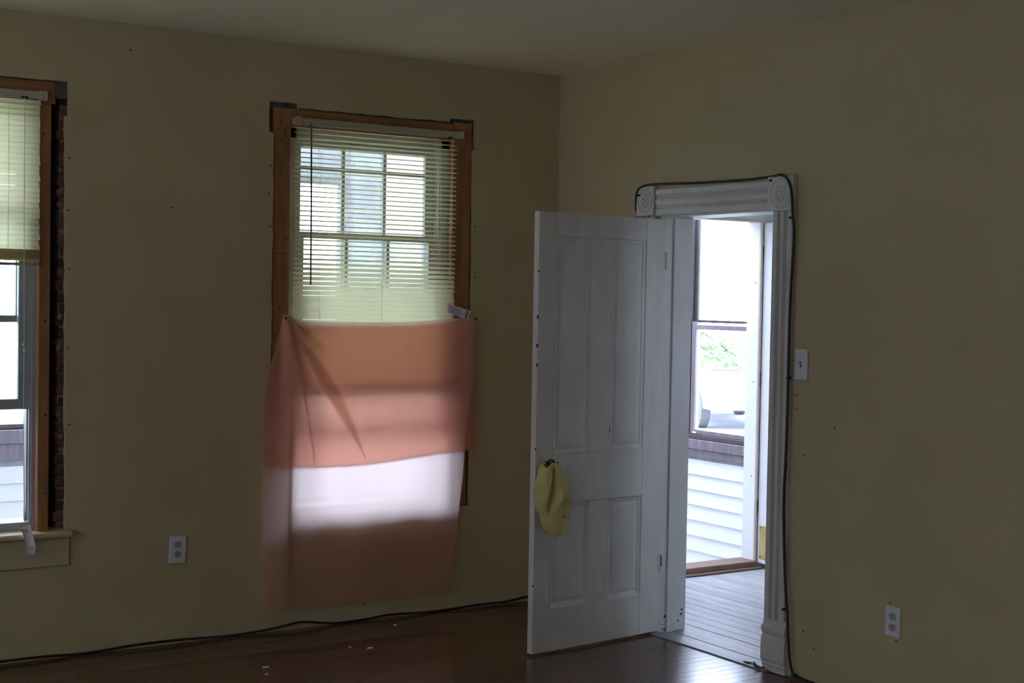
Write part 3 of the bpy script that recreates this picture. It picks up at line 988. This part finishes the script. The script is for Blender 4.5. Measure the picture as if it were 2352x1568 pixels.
cap.location = dw(0.71, 0.0, 0.575)
tag(cap, 'pale yellow baseball cap hanging from the door knob', 'cap')
oc = cap.location
ct = [(0.874, 0.022, 0.730, 0.062), (0.862, 0.036, 0.731, 0.068), (0.840, 0.052, 0.731, 0.073), (0.805, 0.070, 0.724, 0.079), (0.770, 0.088, 0.714, 0.084),
      (0.735, 0.098, 0.708, 0.094), (0.705, 0.097, 0.706, 0.096), (0.680, 0.088, 0.707, 0.092), (0.662, 0.078, 0.708, 0.086), (0.650, 0.070, 0.709, 0.080)]
rows = []
nseg = 40
import itertools
fine = []
for a_, b_ in zip(ct, ct[1:]):
    for q in range(4):
        t = q / 4
        fine.append([a_[i] + (b_[i] - a_[i]) * t for i in range(4)])
fine.append(list(ct[-1]))
for (z, hw, cu, dp) in fine:
    r_ = []
    for k in range(nseg + 1):
        th = math.pi * k / nseg
        cx = math.cos(th)
        n_ = dp * (math.sin(th) ** 0.75) + 0.004
        u = cu + hw * cx
        # folds of the slumped crown: a valley and ridge running from the strap down to the free side
        rel = (0.874 - z) / 0.22
        f1 = cx - (0.05 + 0.62 * rel)
        f2 = cx - (-0.15 + 0.30 * rel)
        n_ += -0.026 * math.exp(-(f1 / 0.17) ** 2) * sst(0.0, 0.2, rel) * sst(1.15, 0.8, rel)
        n_ += 0.012 * math.exp(-(f2 / 0.12) ** 2) * sst(0.0, 0.3, rel) * sst(1.1, 0.7, rel)
        n_ += -0.014 * math.exp(-((cx + 0.10) / 0.30) ** 2 - ((z - 0.705) / 0.025) ** 2)
        n_ += 0.004 * math.sin(cx * 9 + z * 60)
        n_ += -0.010 * math.exp(-((cx + 0.80) / 0.12) ** 2) * sst(0.3, 0.6, rel)
        zz = z - (0.022 * math.sin(th) if z < 0.70 else 0.022 * math.sin(th) * sst(0.80, 0.70, z))
        r_.append(dw(u, max(n_, 0.003), zz))
    rows.append(r_)
crown = MB().rings(rows, cap=False, close=False)
# back of the crown, lying on the door
crown.add([p for p in (dw(c_[2] - c_[1], 0.003, c_[0]) for c_ in ct)] + [p for p in (dw(c_[2] + c_[1], 0.003, c_[0]) for c_ in ct)],
          [(i, i + 1, len(ct) + i + 1, len(ct) + i) for i in range(len(ct) - 1)])
crown.build('crown', 'cap', cap, smooth=True, off=oc)
# seams between the panels
for k in (10, 20, 29):
    MB().tube([rows[i][k] + diry * 0.0008 for i in range(2, len(rows), 2)], 0.0011, 5).build('panel_seam', 'seam', cap, off=oc)
# bill
top_pts, bot_pts = [], []
nb = 24
sheetr = []
for q in range(9):
    t = q / 8
    r_ = []
    for k in range(nb + 1):
        s = -1 + 2 * k / nb
        endz = 0.640 - 0.085 * math.sqrt(max(0.0, 1 - abs(s) ** 2.6))
        sz = 0.648 - 0.020 * math.cos(s * math.pi / 2)
        z = sz + (endz - 0.006 - sz) * t if abs(s) < 1 else sz - 0.001 * t
        u = 0.709 + s * (0.076 + 0.006 * math.sin(math.pi * t))
        n_ = 0.018 + (0.070 - 0.012 * t) * math.cos(s * math.pi / 2 * 0.92)
        r_.append((u, n_, z))
    sheetr.append(r_)
bill = MB()
nrow = nb + 1
for lay in (0.0, -0.004):
    for r_ in sheetr:
        for (u, n_, z) in r_:
            bill.v.append(dw(u, n_ + lay, z)[:])
tot = nrow * len(sheetr)
for lay in (0, tot):
    for q in range(len(sheetr) - 1):
        for k in range(nb):
            a = lay + q * nrow + k
            bill.f.append((a, a + 1, a + nrow + 1, a + nrow))
for k in range(nb):
    a = (len(sheetr) - 1) * nrow + k
    bill.f.append((a, a + 1, tot + a + 1, tot + a))
for q in range(len(sheetr) - 1):
    for k in (0, nb):
        a = q * nrow + k
        bill.f.append((a, a + nrow, tot + a + nrow, tot + a))
bill.build('bill', 'cap', cap, smooth=True, off=oc)
# small dark mark at the join of crown and bill
MB().tube([dw(0.712, 0.0895, 0.634), dw(0.704, 0.0895, 0.634), dw(0.692, 0.0885, 0.637)], 0.0026, 6).build('emblem', 'slot', cap, off=oc)
# strap over the knob
MB().tube([dw(0.766, 0.030, 0.858), dw(0.764, 0.042, 0.874), dw(0.752, 0.050, 0.886), dw(0.738, 0.052, 0.884), dw(0.726, 0.052, 0.872)], 0.0042, 6).build('back_strap', 'slot', cap, smooth=True, off=oc)
MB().tube([dw(0.722, 0.066, 0.8745), dw(0.712, 0.064, 0.8745)], 0.0022, 6).build('eyelet', 'slot', cap, off=oc)

# ================================================================== SWITCH AND OUTLETS
def plate(name, label, cat, base, ax, w, h, kind, tilt=0.0, group=None):
    """wall plate: built in x (across) / z, front towards -y, then turned onto its wall"""
    root = empty(name, base, ax)
    root.rotation_euler = (0, tilt, ax)
    tag(root, label, cat, group)
    MB().bbox(-w / 2, w / 2, -0.007, 0.0, -h / 2, h / 2, 0.0028).build('cover_plate', 'plate', root)
    if kind == 'outlet':
        for s in (1, -1):
            z0 = s * 0.0215
            m_ = []
            for k in range(20):
                a = 2 * math.pi * k / 20
                m_.append((0.0178 * math.cos(a), max(-0.0140, min(0.0140, 0.0178 * math.sin(a)))))
            rc = MB().rings([[(x, yy, z0 + z) for x, z in m_] for yy in (-0.006, -0.0095)]).build('receptacle', 'recept', root)
            MB().box(-0.0078, -0.0050, -0.0100, -0.009, z0 + 0.001, z0 + 0.0095).build('slot', 'slot', rc)
            MB().box(0.0050, 0.0078, -0.0100, -0.009, z0 + 0.002, z0 + 0.0090).build('slot', 'slot', rc)
            MB().cyl((0, -0.0090, z0 - 0.0065), (0, -1, 0), 0.0032, 0.0011, 10).build('ground_hole', 'slot', rc)
        MB().cyl((0, -0.0065, 0), (0, -1, 0), 0.003, 0.0015, 10).build('screw', 'recept', root)
    else:
        MB().box(-0.0055, 0.0055, -0.0076, -0.0065, -0.013, 0.013).build('toggle_slot', 'recept', root)
        MB().box(-0.0036, 0.0036, -0.0080, -0.0070, -0.012, -0.003).build('toggle_gap', 'slot', root)
        MB().add([(-0.0042, -0.007, -0.002), (0.0042, -0.007, -0.002), (0.0042, -0.007, 0.010), (-0.0042, -0.007, 0.010),
                  (-0.0036, -0.019, 0.008), (0.0036, -0.019, 0.008), (0.0036, -0.018, 0.014), (-0.0036, -0.018, 0.014)],
                 [(0, 1, 5, 4), (1, 2, 6, 5), (2, 3, 7, 6), (3, 0, 4, 7), (4, 5, 6, 7)]).build('toggle', 'recept', root)
        for s in (1, -1):
            MB().cyl((0, -0.0066, s * 0.030), (0, -1, 0), 0.003, 0.0012, 10).build('screw', 'recept', root)
    return root


plate('wall_outlet', 'white duplex outlet low on the wall between the two windows', 'outlet', (-2.076, -0.0006, 0.432), 0.0, 0.079, 0.126, 'outlet', 0.05, 'duplex wall outlets')
plate('wall_outlet', 'white duplex outlet low on the wall right of the doorway', 'outlet', (-0.0006, -2.380, 0.349), R(-90), 0.079, 0.120, 'outlet', 0.0, 'duplex wall outlets')
plate('light_switch', 'white toggle light switch beside the door casing', 'switch', (-0.0006, -1.8395, 1.341), R(-90), 0.076, 0.132, 'switch')


# ================================================================== BLACK CABLE
def smooth_path(pts, sub=6):
    P = [Vector(p) for p in pts]
    out = []
    for i in range(len(P) - 1):
        p0, p1, p2, p3 = P[max(i - 1, 0)], P[i], P[i + 1], P[min(i + 2, len(P) - 1)]
        for k in range(sub):
            t = k / sub
            out.append(0.5 * ((2 * p1) + (p2 - p0) * t + (2 * p0 - 5 * p1 + 4 * p2 - p3) * t * t + (3 * p1 - p0 - 3 * p2 + p3) * t ** 3))
    out.append(P[-1])
    return out


cb = empty('cable', (-1.0, -0.02, 0.0))
tag(cb, 'long black cable along the floor edge and around the door casing', 'cable')
fl = [(-7.2, 0.008), (-5.5, 0.012), (-4.0, 0.008), (-3.3, 0.014), (-2.858, 0.016), (-2.676, 0.015), (-2.487, 0.008), (-2.269, 0.018), (-2.05, 0.017), (-1.818, 0.008), (-1.611, 0.017), (-1.466, 0.033), (-1.351, 0.017), (-1.257, 0.007),
      (-1.091, 0.010), (-0.97, 0.017), (-0.72, 0.008), (-0.46, 0.014), (-0.30, 0.013), (-0.155, 0.026), (-0.06, 0.014)]
path = [(x, -0.012, z) for x, z in fl] + [(-0.02, -0.04, 0.010), (-0.012, -0.20, 0.008), (-0.012, -0.50, 0.008), (-0.012, -0.66, 0.010), (-0.014, -0.695, 0.05), (-0.012, -0.700, 0.4), (-0.012, -0.702, 1.2), (-0.014, -0.703, 1.95),
        (-0.026, -0.706, 2.05), (-0.034, -0.722, 2.130), (-0.034, -0.775, 2.156), (-0.026, -0.894, 2.158), (-0.018, -1.162, 2.149), (-0.018, -1.459, 2.144), (-0.022, -1.650, 2.147),
        (-0.036, -1.722, 2.150), (-0.036, -1.766, 2.126), (-0.036, -1.789, 2.075), (-0.034, -1.797, 1.985), (-0.024, -1.797, 1.908), (-0.022, -1.791, 1.779), (-0.026, -1.787, 1.593), (-0.028, -1.787, 1.408),
        (-0.028, -1.787, 1.282), (-0.028, -1.787, 1.166), (-0.028, -1.784, 0.941), (-0.028, -1.777, 0.753), (-0.028, -1.786, 0.567), (-0.030, -1.803, 0.383), (-0.032, -1.818, 0.289), (-0.032, -1.836, 0.109),
        (-0.024, -1.850, 0.030), (-0.016, -1.885, 0.009), (-0.012, -2.3, 0.008), (-0.012, -3.4, 0.008), (-0.012, -5.0, 0.008)]
MB().tube(smooth_path(path), 0.0058, 8).build('cable_run', 'cable', cb, smooth=True, off=cb.location)
for (x, y, z, dx, dy, dz) in [(-0.036, -0.728, 2.122, 0, -0.010, -0.010), (-0.030, -1.652, 2.140, 0, -0.004, -0.010), (-0.026, -1.786, 1.965, 0, 0.008, 0), (-0.020, -1.788, 1.282, 0, 0.008, 0), (-0.034, -1.806, 0.289, 0, 0.008, 0),
                              (-0.030, -1.862, 0.022, 0, -0.004, 0.0)]:
    MB().bbox(x - 0.006, x + 0.012, y + dy - 0.008, y + dy + 0.008, z + dz - 0.005, z + dz + 0.005, 0.002).build('cable_clip', 'cable', cb, off=cb.location)

# ================================================================== SIDE ENTRY AND FRONT PORCH BEYOND
fp = MB().box(0.17, 1.75, -3.2, 0.25, -0.08, -0.006).build('floor_porch', 'porchwood')
struct(fp, 'worn grey painted plank floor of the side porch beyond the doorway', 'floor')
x = 0.0
while x < 1.72:
    w_ = 0.083
    ya, yb = (-1.667, -0.906) if x < 0.14 else (-3.2, 0.115)
    MB().bbox(x + 0.001, x + w_ - 0.001, ya, yb, -0.020, random.uniform(-0.0015, 0.0), 0.002).build('plank', 'porchwood', fp)
    x += w_
MB().box(0.0, 0.171, -1.70, -0.87, -0.06, -0.006).build('subfloor', 'porchwood', fp)

# wall with the outer doorway
mb = MB()
for a, b, c, d in cells(0.17, 1.78, -0.4, 2.75, [(0.70, 1.585, 0.0, 2.085)]):
    mb.box(a, b, 0.15, 0.25, c, d)
wpd = mb.build('wall_porch_door', 'extwhite')
struct(wpd, 'white painted end wall of the side porch with the outer doorway', 'wall')
MB().bbox(1.585, 1.603, 0.138, 0.1499, 0.0, 2.10, 0.002).build('edge_strip', 'peach', wpd)  # casing edge; its warm shadow is put into the peach colour
MB().bbox(0.62, 1.62, 0.132, 0.1499, 2.086, 2.17, 0.002).build('head_casing', 'extwhite', wpd)
MB().bbox(0.70, 1.60, 0.128, 0.1318, 2.080, 2.10, 0.001).build('head_strip', 'peach', wpd)
MB().bbox(0.60, 1.583, 0.112, 0.26, 0.0005, 0.046, 0.004).build('raised_threshold', 'threshold', wpd)
MB().bbox(0.60, 1.60, 0.084, 0.1115, 0.0005, 0.013, 0.003).build('threshold_lip', 'threshold', wpd)
for zz in (0.55, 1.12, 1.72):
    MB().cyl((1.584, 0.18, zz), (1, 0, 0), 0.004, 0.002, 8).build('nail_head', 'slot', wpd)

d2 = empty('door_2', (1.606, 0.140, 0.03))
struct(d2, 'white outer door swung open, brass kick plate at its foot', 'door')
od = d2.location
MB().bbox(1.606, 1.648, -0.690, 0.137, 0.030, 2.080, 0.003).build('door_leaf', 'extwhite', d2, off=od)
MB().bbox(1.6035, 1.606, -0.60, 0.118, 0.056, 0.258, 0.0006).build('kick_plate', 'brass', d2, off=od)
for y_, z_ in ((0.108, 0.068), (0.108, 0.246), (-0.59, 0.068), (-0.59, 0.246)):
    MB().cyl((1.6036, y_, z_), (-1, 0, 0), 0.005, 0.001, 8).build('plate_screw', 'steel', d2, off=od)
for zz in (0.33, 1.10, 1.86):
    MB().cyl((1.603, 0.139, zz), (0, 0, 1), 0.005, 0.085, 8).build('hinge', 'steel', d2, off=od)

# side wall; back wall and ceiling added out of view to cut porch light
wps = MB().box(1.78, 1.88, -3.3, 0.25, -0.4, 2.75).build('wall_porch_side', 'extwhite')
struct(wps, 'white side wall of the side porch behind the open outer door', 'wall')
mb = MB()
for a, b, c, d in cells(0.17, 1.78, -0.4, 2.75, [(0.8, 1.2, 1.2, 2.1)]):  # opening added to let some daylight into the porch
    mb.box(a, b, -3.3, -3.2, c, d)
wpb = mb.build('wall_porch_light_block', 'extwhite')
struct(wpb, 'white wall added out of view behind the side porch to cut light', 'wall')
cpo = MB().box(0.17, 1.88, -3.3, 0.25, 2.60, 2.75).build('ceiling_porch_light_block', 'extwhite')
struct(cpo, 'white ceiling added over the side porch to cut sky light', 'ceiling')

# front porch floor, one step down
fp2 = MB().box(XW, 1.85, 0.30, 2.05, -0.28, -0.20).build('floor_front_porch', 'porchwood')
struct(fp2, 'grey front porch floor seen past the outer threshold', 'floor')


def siding_x(parent, xw, ya, yb, ztop, zbot, pitch, m='siding'):
    """lap boards on a wall at x = xw that faces -x"""
    z_ = ztop
    while z_ > zbot:
        MB().add([(xw, ya, z_ - pitch), (xw - 0.016, ya, z_ - pitch), (xw - 0.003, ya, z_ - 0.004), (xw, ya, z_ - 0.004),
                  (xw, yb, z_ - pitch), (xw - 0.016, yb, z_ - pitch), (xw - 0.003, yb, z_ - 0.004), (xw, yb, z_ - 0.004)],
                 [(0, 1, 2, 3), (7, 6, 5, 4), (0, 4, 5, 1), (1, 5, 6, 2), (2, 6, 7, 3), (3, 7, 4, 0)]).build('siding_board', m, parent)
        z_ -= pitch


def siding_y(parent, yw, xa, xb, ztop, zbot, pitch, m='siding'):
    z_ = ztop
    while z_ > zbot:
        MB().add([(xa, yw, z_ - pitch), (xa, yw - 0.016, z_ - pitch), (xa, yw - 0.003, z_ - 0.004), (xa, yw, z_ - 0.004),
                  (xb, yw, z_ - pitch), (xb, yw - 0.016, z_ - pitch), (xb, yw - 0.003, z_ - 0.004), (xb, yw, z_ - 0.004)],
                 [(0, 1, 2, 3), (7, 6, 5, 4), (0, 4, 5, 1), (1, 5, 6, 2), (2, 6, 7, 3), (3, 7, 4, 0)]).build('siding_board', m, parent)
        z_ -= pitch


# end wall of the front porch (x = 1.75)
mb = MB()
for a, b, c, d in cells(0.25, 2.10, -0.5, 2.6, [(0.29, 1.00, 0.70, 2.35)]):
    mb.box(1.765, 1.86, a, b, c, d)
wpe = mb.build('wall_porch_end', 'post_lapshade')  # grey backing shows between the boards as painted lap shadow lines
struct(wpe, 'white lap-sided porch wall seen through both doorways', 'wall')
siding_x(wpe, 1.7648, 0.252, 1.99, 0.572, -0.15, 0.1)
siding_x(wpe, 1.7648, 1.06, 1.99, 2.57, 0.575, 0.1)
w3 = empty('window_3', (1.75, 0.645, 0.59))
struct(w3, 'brown storm window over a faded brown sill in the porch end wall', 'window')
o_ = w3.location
MB().bbox(1.725, 1.80, 0.27, 1.05, 0.640, 0.704, 0.004).build('sill', 'brownsill', w3, off=o_)
MB().bbox(1.738, 1.80, 0.27, 1.05, 0.590, 0.6395, 0.003).build('sill_apron', 'brownsill', w3, off=o_)
mb = MB()
mb.bbox(1.74, 1.80, 0.955, 1.002, 0.705, 2.36, 0.003).bbox(1.74, 1.80, 0.285, 0.33, 0.705, 2.36, 0.003).bbox(1.74, 1.80, 0.33, 0.955, 2.30, 2.36, 0.003).bbox(1.735, 1.80, 0.33, 0.955, 0.705, 0.735, 0.003)
mb.build('storm_frame', 'brown', w3, off=o_)
s_ = MB()
s_.bbox(1.748, 1.764, 0.915, 0.954, 0.736, 1.470, 0.002).bbox(1.748, 1.764, 0.331, 0.37, 0.736, 1.470, 0.002).bbox(1.748, 1.764, 0.37, 0.915, 1.420, 1.450, 0.002).bbox(1.748, 1.764, 0.37, 0.915, 0.736, 0.765, 0.002)
so = s_.build('lower_sash', 'brownsill', w3, off=o_)
MB().box(1.755, 1.757, 0.37, 0.915, 0.765, 1.420).build('pane', 'glass', so, off=o_)
s_ = MB()
s_.bbox(1.768, 1.784, 0.925, 0.954, 1.465, 2.299, 0.002).bbox(1.768, 1.784, 0.331, 0.36, 1.465, 2.299, 0.002).bbox(1.768, 1.784, 0.36, 0.925, 1.465, 1.482, 0.002).bbox(1.768, 1.784, 0.36, 0.925, 2.27, 2.299, 0.002)
so = s_.build('upper_sash', 'brown', w3, off=o_)
MB().box(1.775, 1.777, 0.36, 0.925, 1.482, 2.27).build('pane', 'glass', so, off=o_)
MB().bbox(1.738, 1.7475, 0.885, 0.918, 0.742, 0.752, 0.001).build('sash_latch', 'plate', w3, off=o_)

# front wall of the front porch (y = 2.0)
mb = MB()
for a, b, c, d in cells(XW, 1.86, -0.5, 2.6, [(-3.75, -1.75, 0.82, 2.35), (-1.35, -0.25, 0.82, 2.35)]):
    mb.box(a, b, 2.015, 2.10, c, d)
wpf = mb.build('wall_porch_front', 'post_lapshade')  # grey backing stands in for the shadow under each lap
MB().box(0.0, 1.76, 2.0, 2.0149, -0.2, 2.6).build('wall_panel', 'cream', wpf)
struct(wpf, 'white lap-sided front porch wall seen through the left window', 'wall')
siding_y(wpf, 2.0148, -4.4, 0.30, 0.608, -0.2, 0.1)
MB().bbox(-0.23, -0.01, 1.94, 2.014, -0.2, 2.6, 0.006).build('post', 'post_lapshade', wpf)


def porch_window(name, label, xa, xb):
    w_ = empty(name, ((xa + xb) / 2, 2.0, 0.62))
    struct(w_, label, 'window')
    o__ = w_.location
    MB().bbox(xa - 0.08, xb + 0.08, 1.968, 2.05, 0.735, 0.815, 0.004).build('sill', 'brownsill', w_, off=o__)
    MB().bbox(xa - 0.06, xb + 0.06, 1.985, 2.05, 0.640, 0.7345, 0.003).build('sill_apron', 'brownsill', w_, off=o__)
    f_ = MB()
    f_.bbox(xa, xa + 0.045, 1.99, 2.06, 0.82, 2.35, 0.003).bbox(xb - 0.045, xb, 1.99, 2.06, 0.82, 2.35, 0.003).bbox(xa + 0.045, xb - 0.045, 1.99, 2.06, 2.30, 2.35, 0.003)
    f_.bbox(xa + 0.045, xb - 0.045, 1.99, 2.06, 0.82, 0.845, 0.003)
    f_.build('storm_frame', 'brown', w_, off=o__)
    MB().box(xa + 0.045, xb - 0.045, 2.02, 2.023, 0.845, 2.30).build('pane', 'glass', w_, off=o__)
    return w_


porch_window('window_4', 'brown framed porch window visible beyond the left window', -3.75, -1.75)
porch_window('window_5', 'bright porch window beyond the middle window blind', -1.35, -0.25)

rf = MB().box(XW, 0.45, 0.30, 1.80, 2.72, 2.82).build('ceiling_front_light_block', 'extwhite')  # added roof slab, cut short to set the light on the porch
struct(rf, 'white unseen slab added over the front porch to cut sky light', 'ceiling')
rf2 = MB().box(-9.6, XW - 0.2, YW, 0.3, 2.55, 2.65).build('ceiling_far_light_block', 'extwhite')  # added awning keeps high sky light out of the far openings
struct(rf2, 'white unseen awning added outside the far openings to block sky light', 'ceiling')

nb = MB().box(-14.4, -14.0, -30, 16, -0.55, 5.5).build('wall_horizon_block', 'post_lapshade')  # added wall blocks the bright horizon from the far openings
struct(nb, 'grey unseen wall added to block bright horizon light', 'wall')

# ================================================================== OUTDOORS
gd = MB().box(-60, 60, -40, 80, -0.62, -0.55).build('ground', 'grass')
struct(gd, 'green lawn outside the porch windows', 'lawn')
MB().box(9.0, 22.0, -60, 80, -0.549, -0.535).build('street', 'road', gd)
MB().box(-20.0, -7.85, -30, 20, -0.549, -0.535).build('bounce_ground', 'bounce', gd)  # unseen pale ground added to bounce daylight up to the ceiling

car = empty('parked_car', (12.9, 13.3, -0.535), R(0))
tag(car, 'pale car parked on the street beyond the porch window', 'car')
car.rotation_euler = (0, 0, R(66))
prof = [(-2.2, 0.35), (-2.25, 0.62), (-2.1, 0.86), (-1.45, 0.95), (-0.75, 1.38), (0.65, 1.42), (1.35, 0.98), (2.05, 0.88), (2.2, 0.66), (2.18, 0.35)]
body = []
for yy, sc in ((-0.86, 0.97), (-0.80, 1.0), (0.80, 1.0), (0.86, 0.97)):
    body.append([(x * sc, yy, 0.35 + (z - 0.35) * sc) for x, z in prof])
MB().rings(body).build('car_body', 'carpaint', car)
for s in (-1, 1):
    MB().rings([[(x, s * d, z) for x, z in [(-1.25, 0.97), (-0.68, 1.32), (-0.05, 1.34), (-0.05, 0.97)]] for d in (0.855, 0.868)]).build('side_window', 'carglass', car)
    MB().rings([[(x, s * d, z) for x, z in [(0.05, 0.97), (0.05, 1.34), (0.60, 1.34), (1.18, 0.97)]] for d in (0.855, 0.868)]).build('side_window', 'carglass', car)
    for xx in (-1.4, 1.4):
        wh = MB().lathe((xx, s * 0.70, 0.32), (0, s, 0), [(0.20, 0.0), (0.32, 0.02), (0.32, 0.18), (0.21, 0.20), (0.20, 0.17), (0.02, 0.18)], 24).build('wheel', 'rubber', car)
        MB().lathe((xx, s * 0.885, 0.32), (0, s, 0), [(0.19, 0), (0.17, 0.012), (0.03, 0.02)], 16).build('hub_cap', 'carpaint', wh)
    MB().box(-2.26, -2.10, s * 0.5 - 0.14, s * 0.5 + 0.14, 0.66, 0.78).build('lamp', 'plate', car)
MB().rings([[(-1.42, -0.72 * q, 0.965), (-0.78, -0.62 * q, 1.37), (-0.80, 0.62 * q, 1.40), (-1.44, 0.72 * q, 0.985)] for q in (1.0, 0.98)]).build('windscreen', 'carglass', car)

tree = empty('street_tree', (9.2, 10.4, -0.55))
tag(tree, 'leafy green tree branch outside the porch end window', 'tree')
ot = Vector((0, 0, 0))
MB().tube([(0, 0, 0), (0.05, 0.03, 0.6), (0.0, 0.08, 1.2), (0.10, 0.1, 1.8), (0.08, 0.15, 2.3)], [0.09, 0.075, 0.06, 0.04, 0.015], 10).build('trunk', 'bark', tree, smooth=True)
br = [[(0, 0.06, 1.3), (-0.5, 0.0, 1.55), (-1.0, 0.05, 1.45)], [(0.03, 0.08, 1.5), (0.4, -0.4, 1.7), (0.8, -0.7, 1.35)], [(0.06, 0.1, 1.7), (-0.4, 0.5, 2.0), (-0.8, 0.7, 2.1)], [(0.08, 0.1, 1.8), (0.5, 0.4, 2.1), (0.9, 0.6, 2.2)],
      [(0.0, 0.08, 1.4), (0.1, -0.5, 1.6), (0.0, -1.1, 1.4)]]
for b_ in br:
    MB().tube(b_, [0.03, 0.018, 0.008], 7).build('branch', 'bark', tree, smooth=True)
rr = random.Random(4)
lf = MB()
for b_ in br:
    for k in range(110):
        t = rr.uniform(0.3, 1.05)
        p = Vector(b_[1]).lerp(Vector(b_[2]), t) if rr.random() < 0.65 else Vector(b_[0]).lerp(Vector(b_[1]), t)
        p = p + Vector((rr.gauss(0, 0.14), rr.gauss(0, 0.14), rr.gauss(0, 0.12)))
        d = Vector((rr.uniform(-1, 1), rr.uniform(-1, 1), rr.uniform(-1, 0.3))).normalized()
        s = d.orthogonal().normalized() * 0.035
        nn = d.cross(s).normalized() * 0.01
        lf.add([p, p + d * 0.05 + s + nn, p + d * 0.12, p + d * 0.05 - s + nn], [(0, 1, 2, 3)])
fo = lf.build('foliage', 'leaf', tree)
fo['kind'] = 'stuff'

# ================================================================== SMALL BITS ON THE FLOOR
for (x, y, s) in [(-1.348, -0.51, 0.016), (-1.419, -0.453, 0.008), (-1.893, -0.593, 0.014), (-1.935, -0.70, 0.009), (-1.032, -0.159, 0.010)]:
    a = random.uniform(0, 6)
    pts = [(s * (1 + 0.3 * math.sin(k * 2.3 + a)) * math.cos(k * math.pi / 3 + a), s * 0.6 * (1 + 0.3 * math.cos(k * 1.7)) * math.sin(k * math.pi / 3 + a)) for k in range(6)]
    o = MB().rings([[(px, py, zz + 0.0015 * (k % 2)) for k, (px, py) in enumerate(pts)] for zz in (0.0, 0.002)]).build('paint_flake', 'chip')
    o.location = (x, y, 0.0003)
    tag(o, 'small white paint flake lying on the dark floor', 'debris', 'paint flakes on the floor')
for i, (x, y) in enumerate([(-0.020, -1.612), (-0.030, -1.640), (-0.024, -1.576), (-0.042, -1.668)]):
    a = random.uniform(0, 6)
    s = 0.018
    o = MB().rings([[(s * 1.5 * math.cos(t) * math.cos(a) - s * 0.5 * math.sin(t) * math.sin(a), s * 1.5 * math.cos(t) * math.sin(a) + s * 0.5 * math.sin(t) * math.cos(a), zz + 0.007 * math.cos(t) ** 2)
                     for t in [k * math.pi / 4 for k in range(8)]] for zz in (0.0, 0.0015)]).build('dead_leaf', 'leafdry')
    o.location = (x, y, 0.0065)
    tag(o, 'curled dark dead leaf on the threshold beside the right casing', 'leaf', 'dead leaves on the threshold')
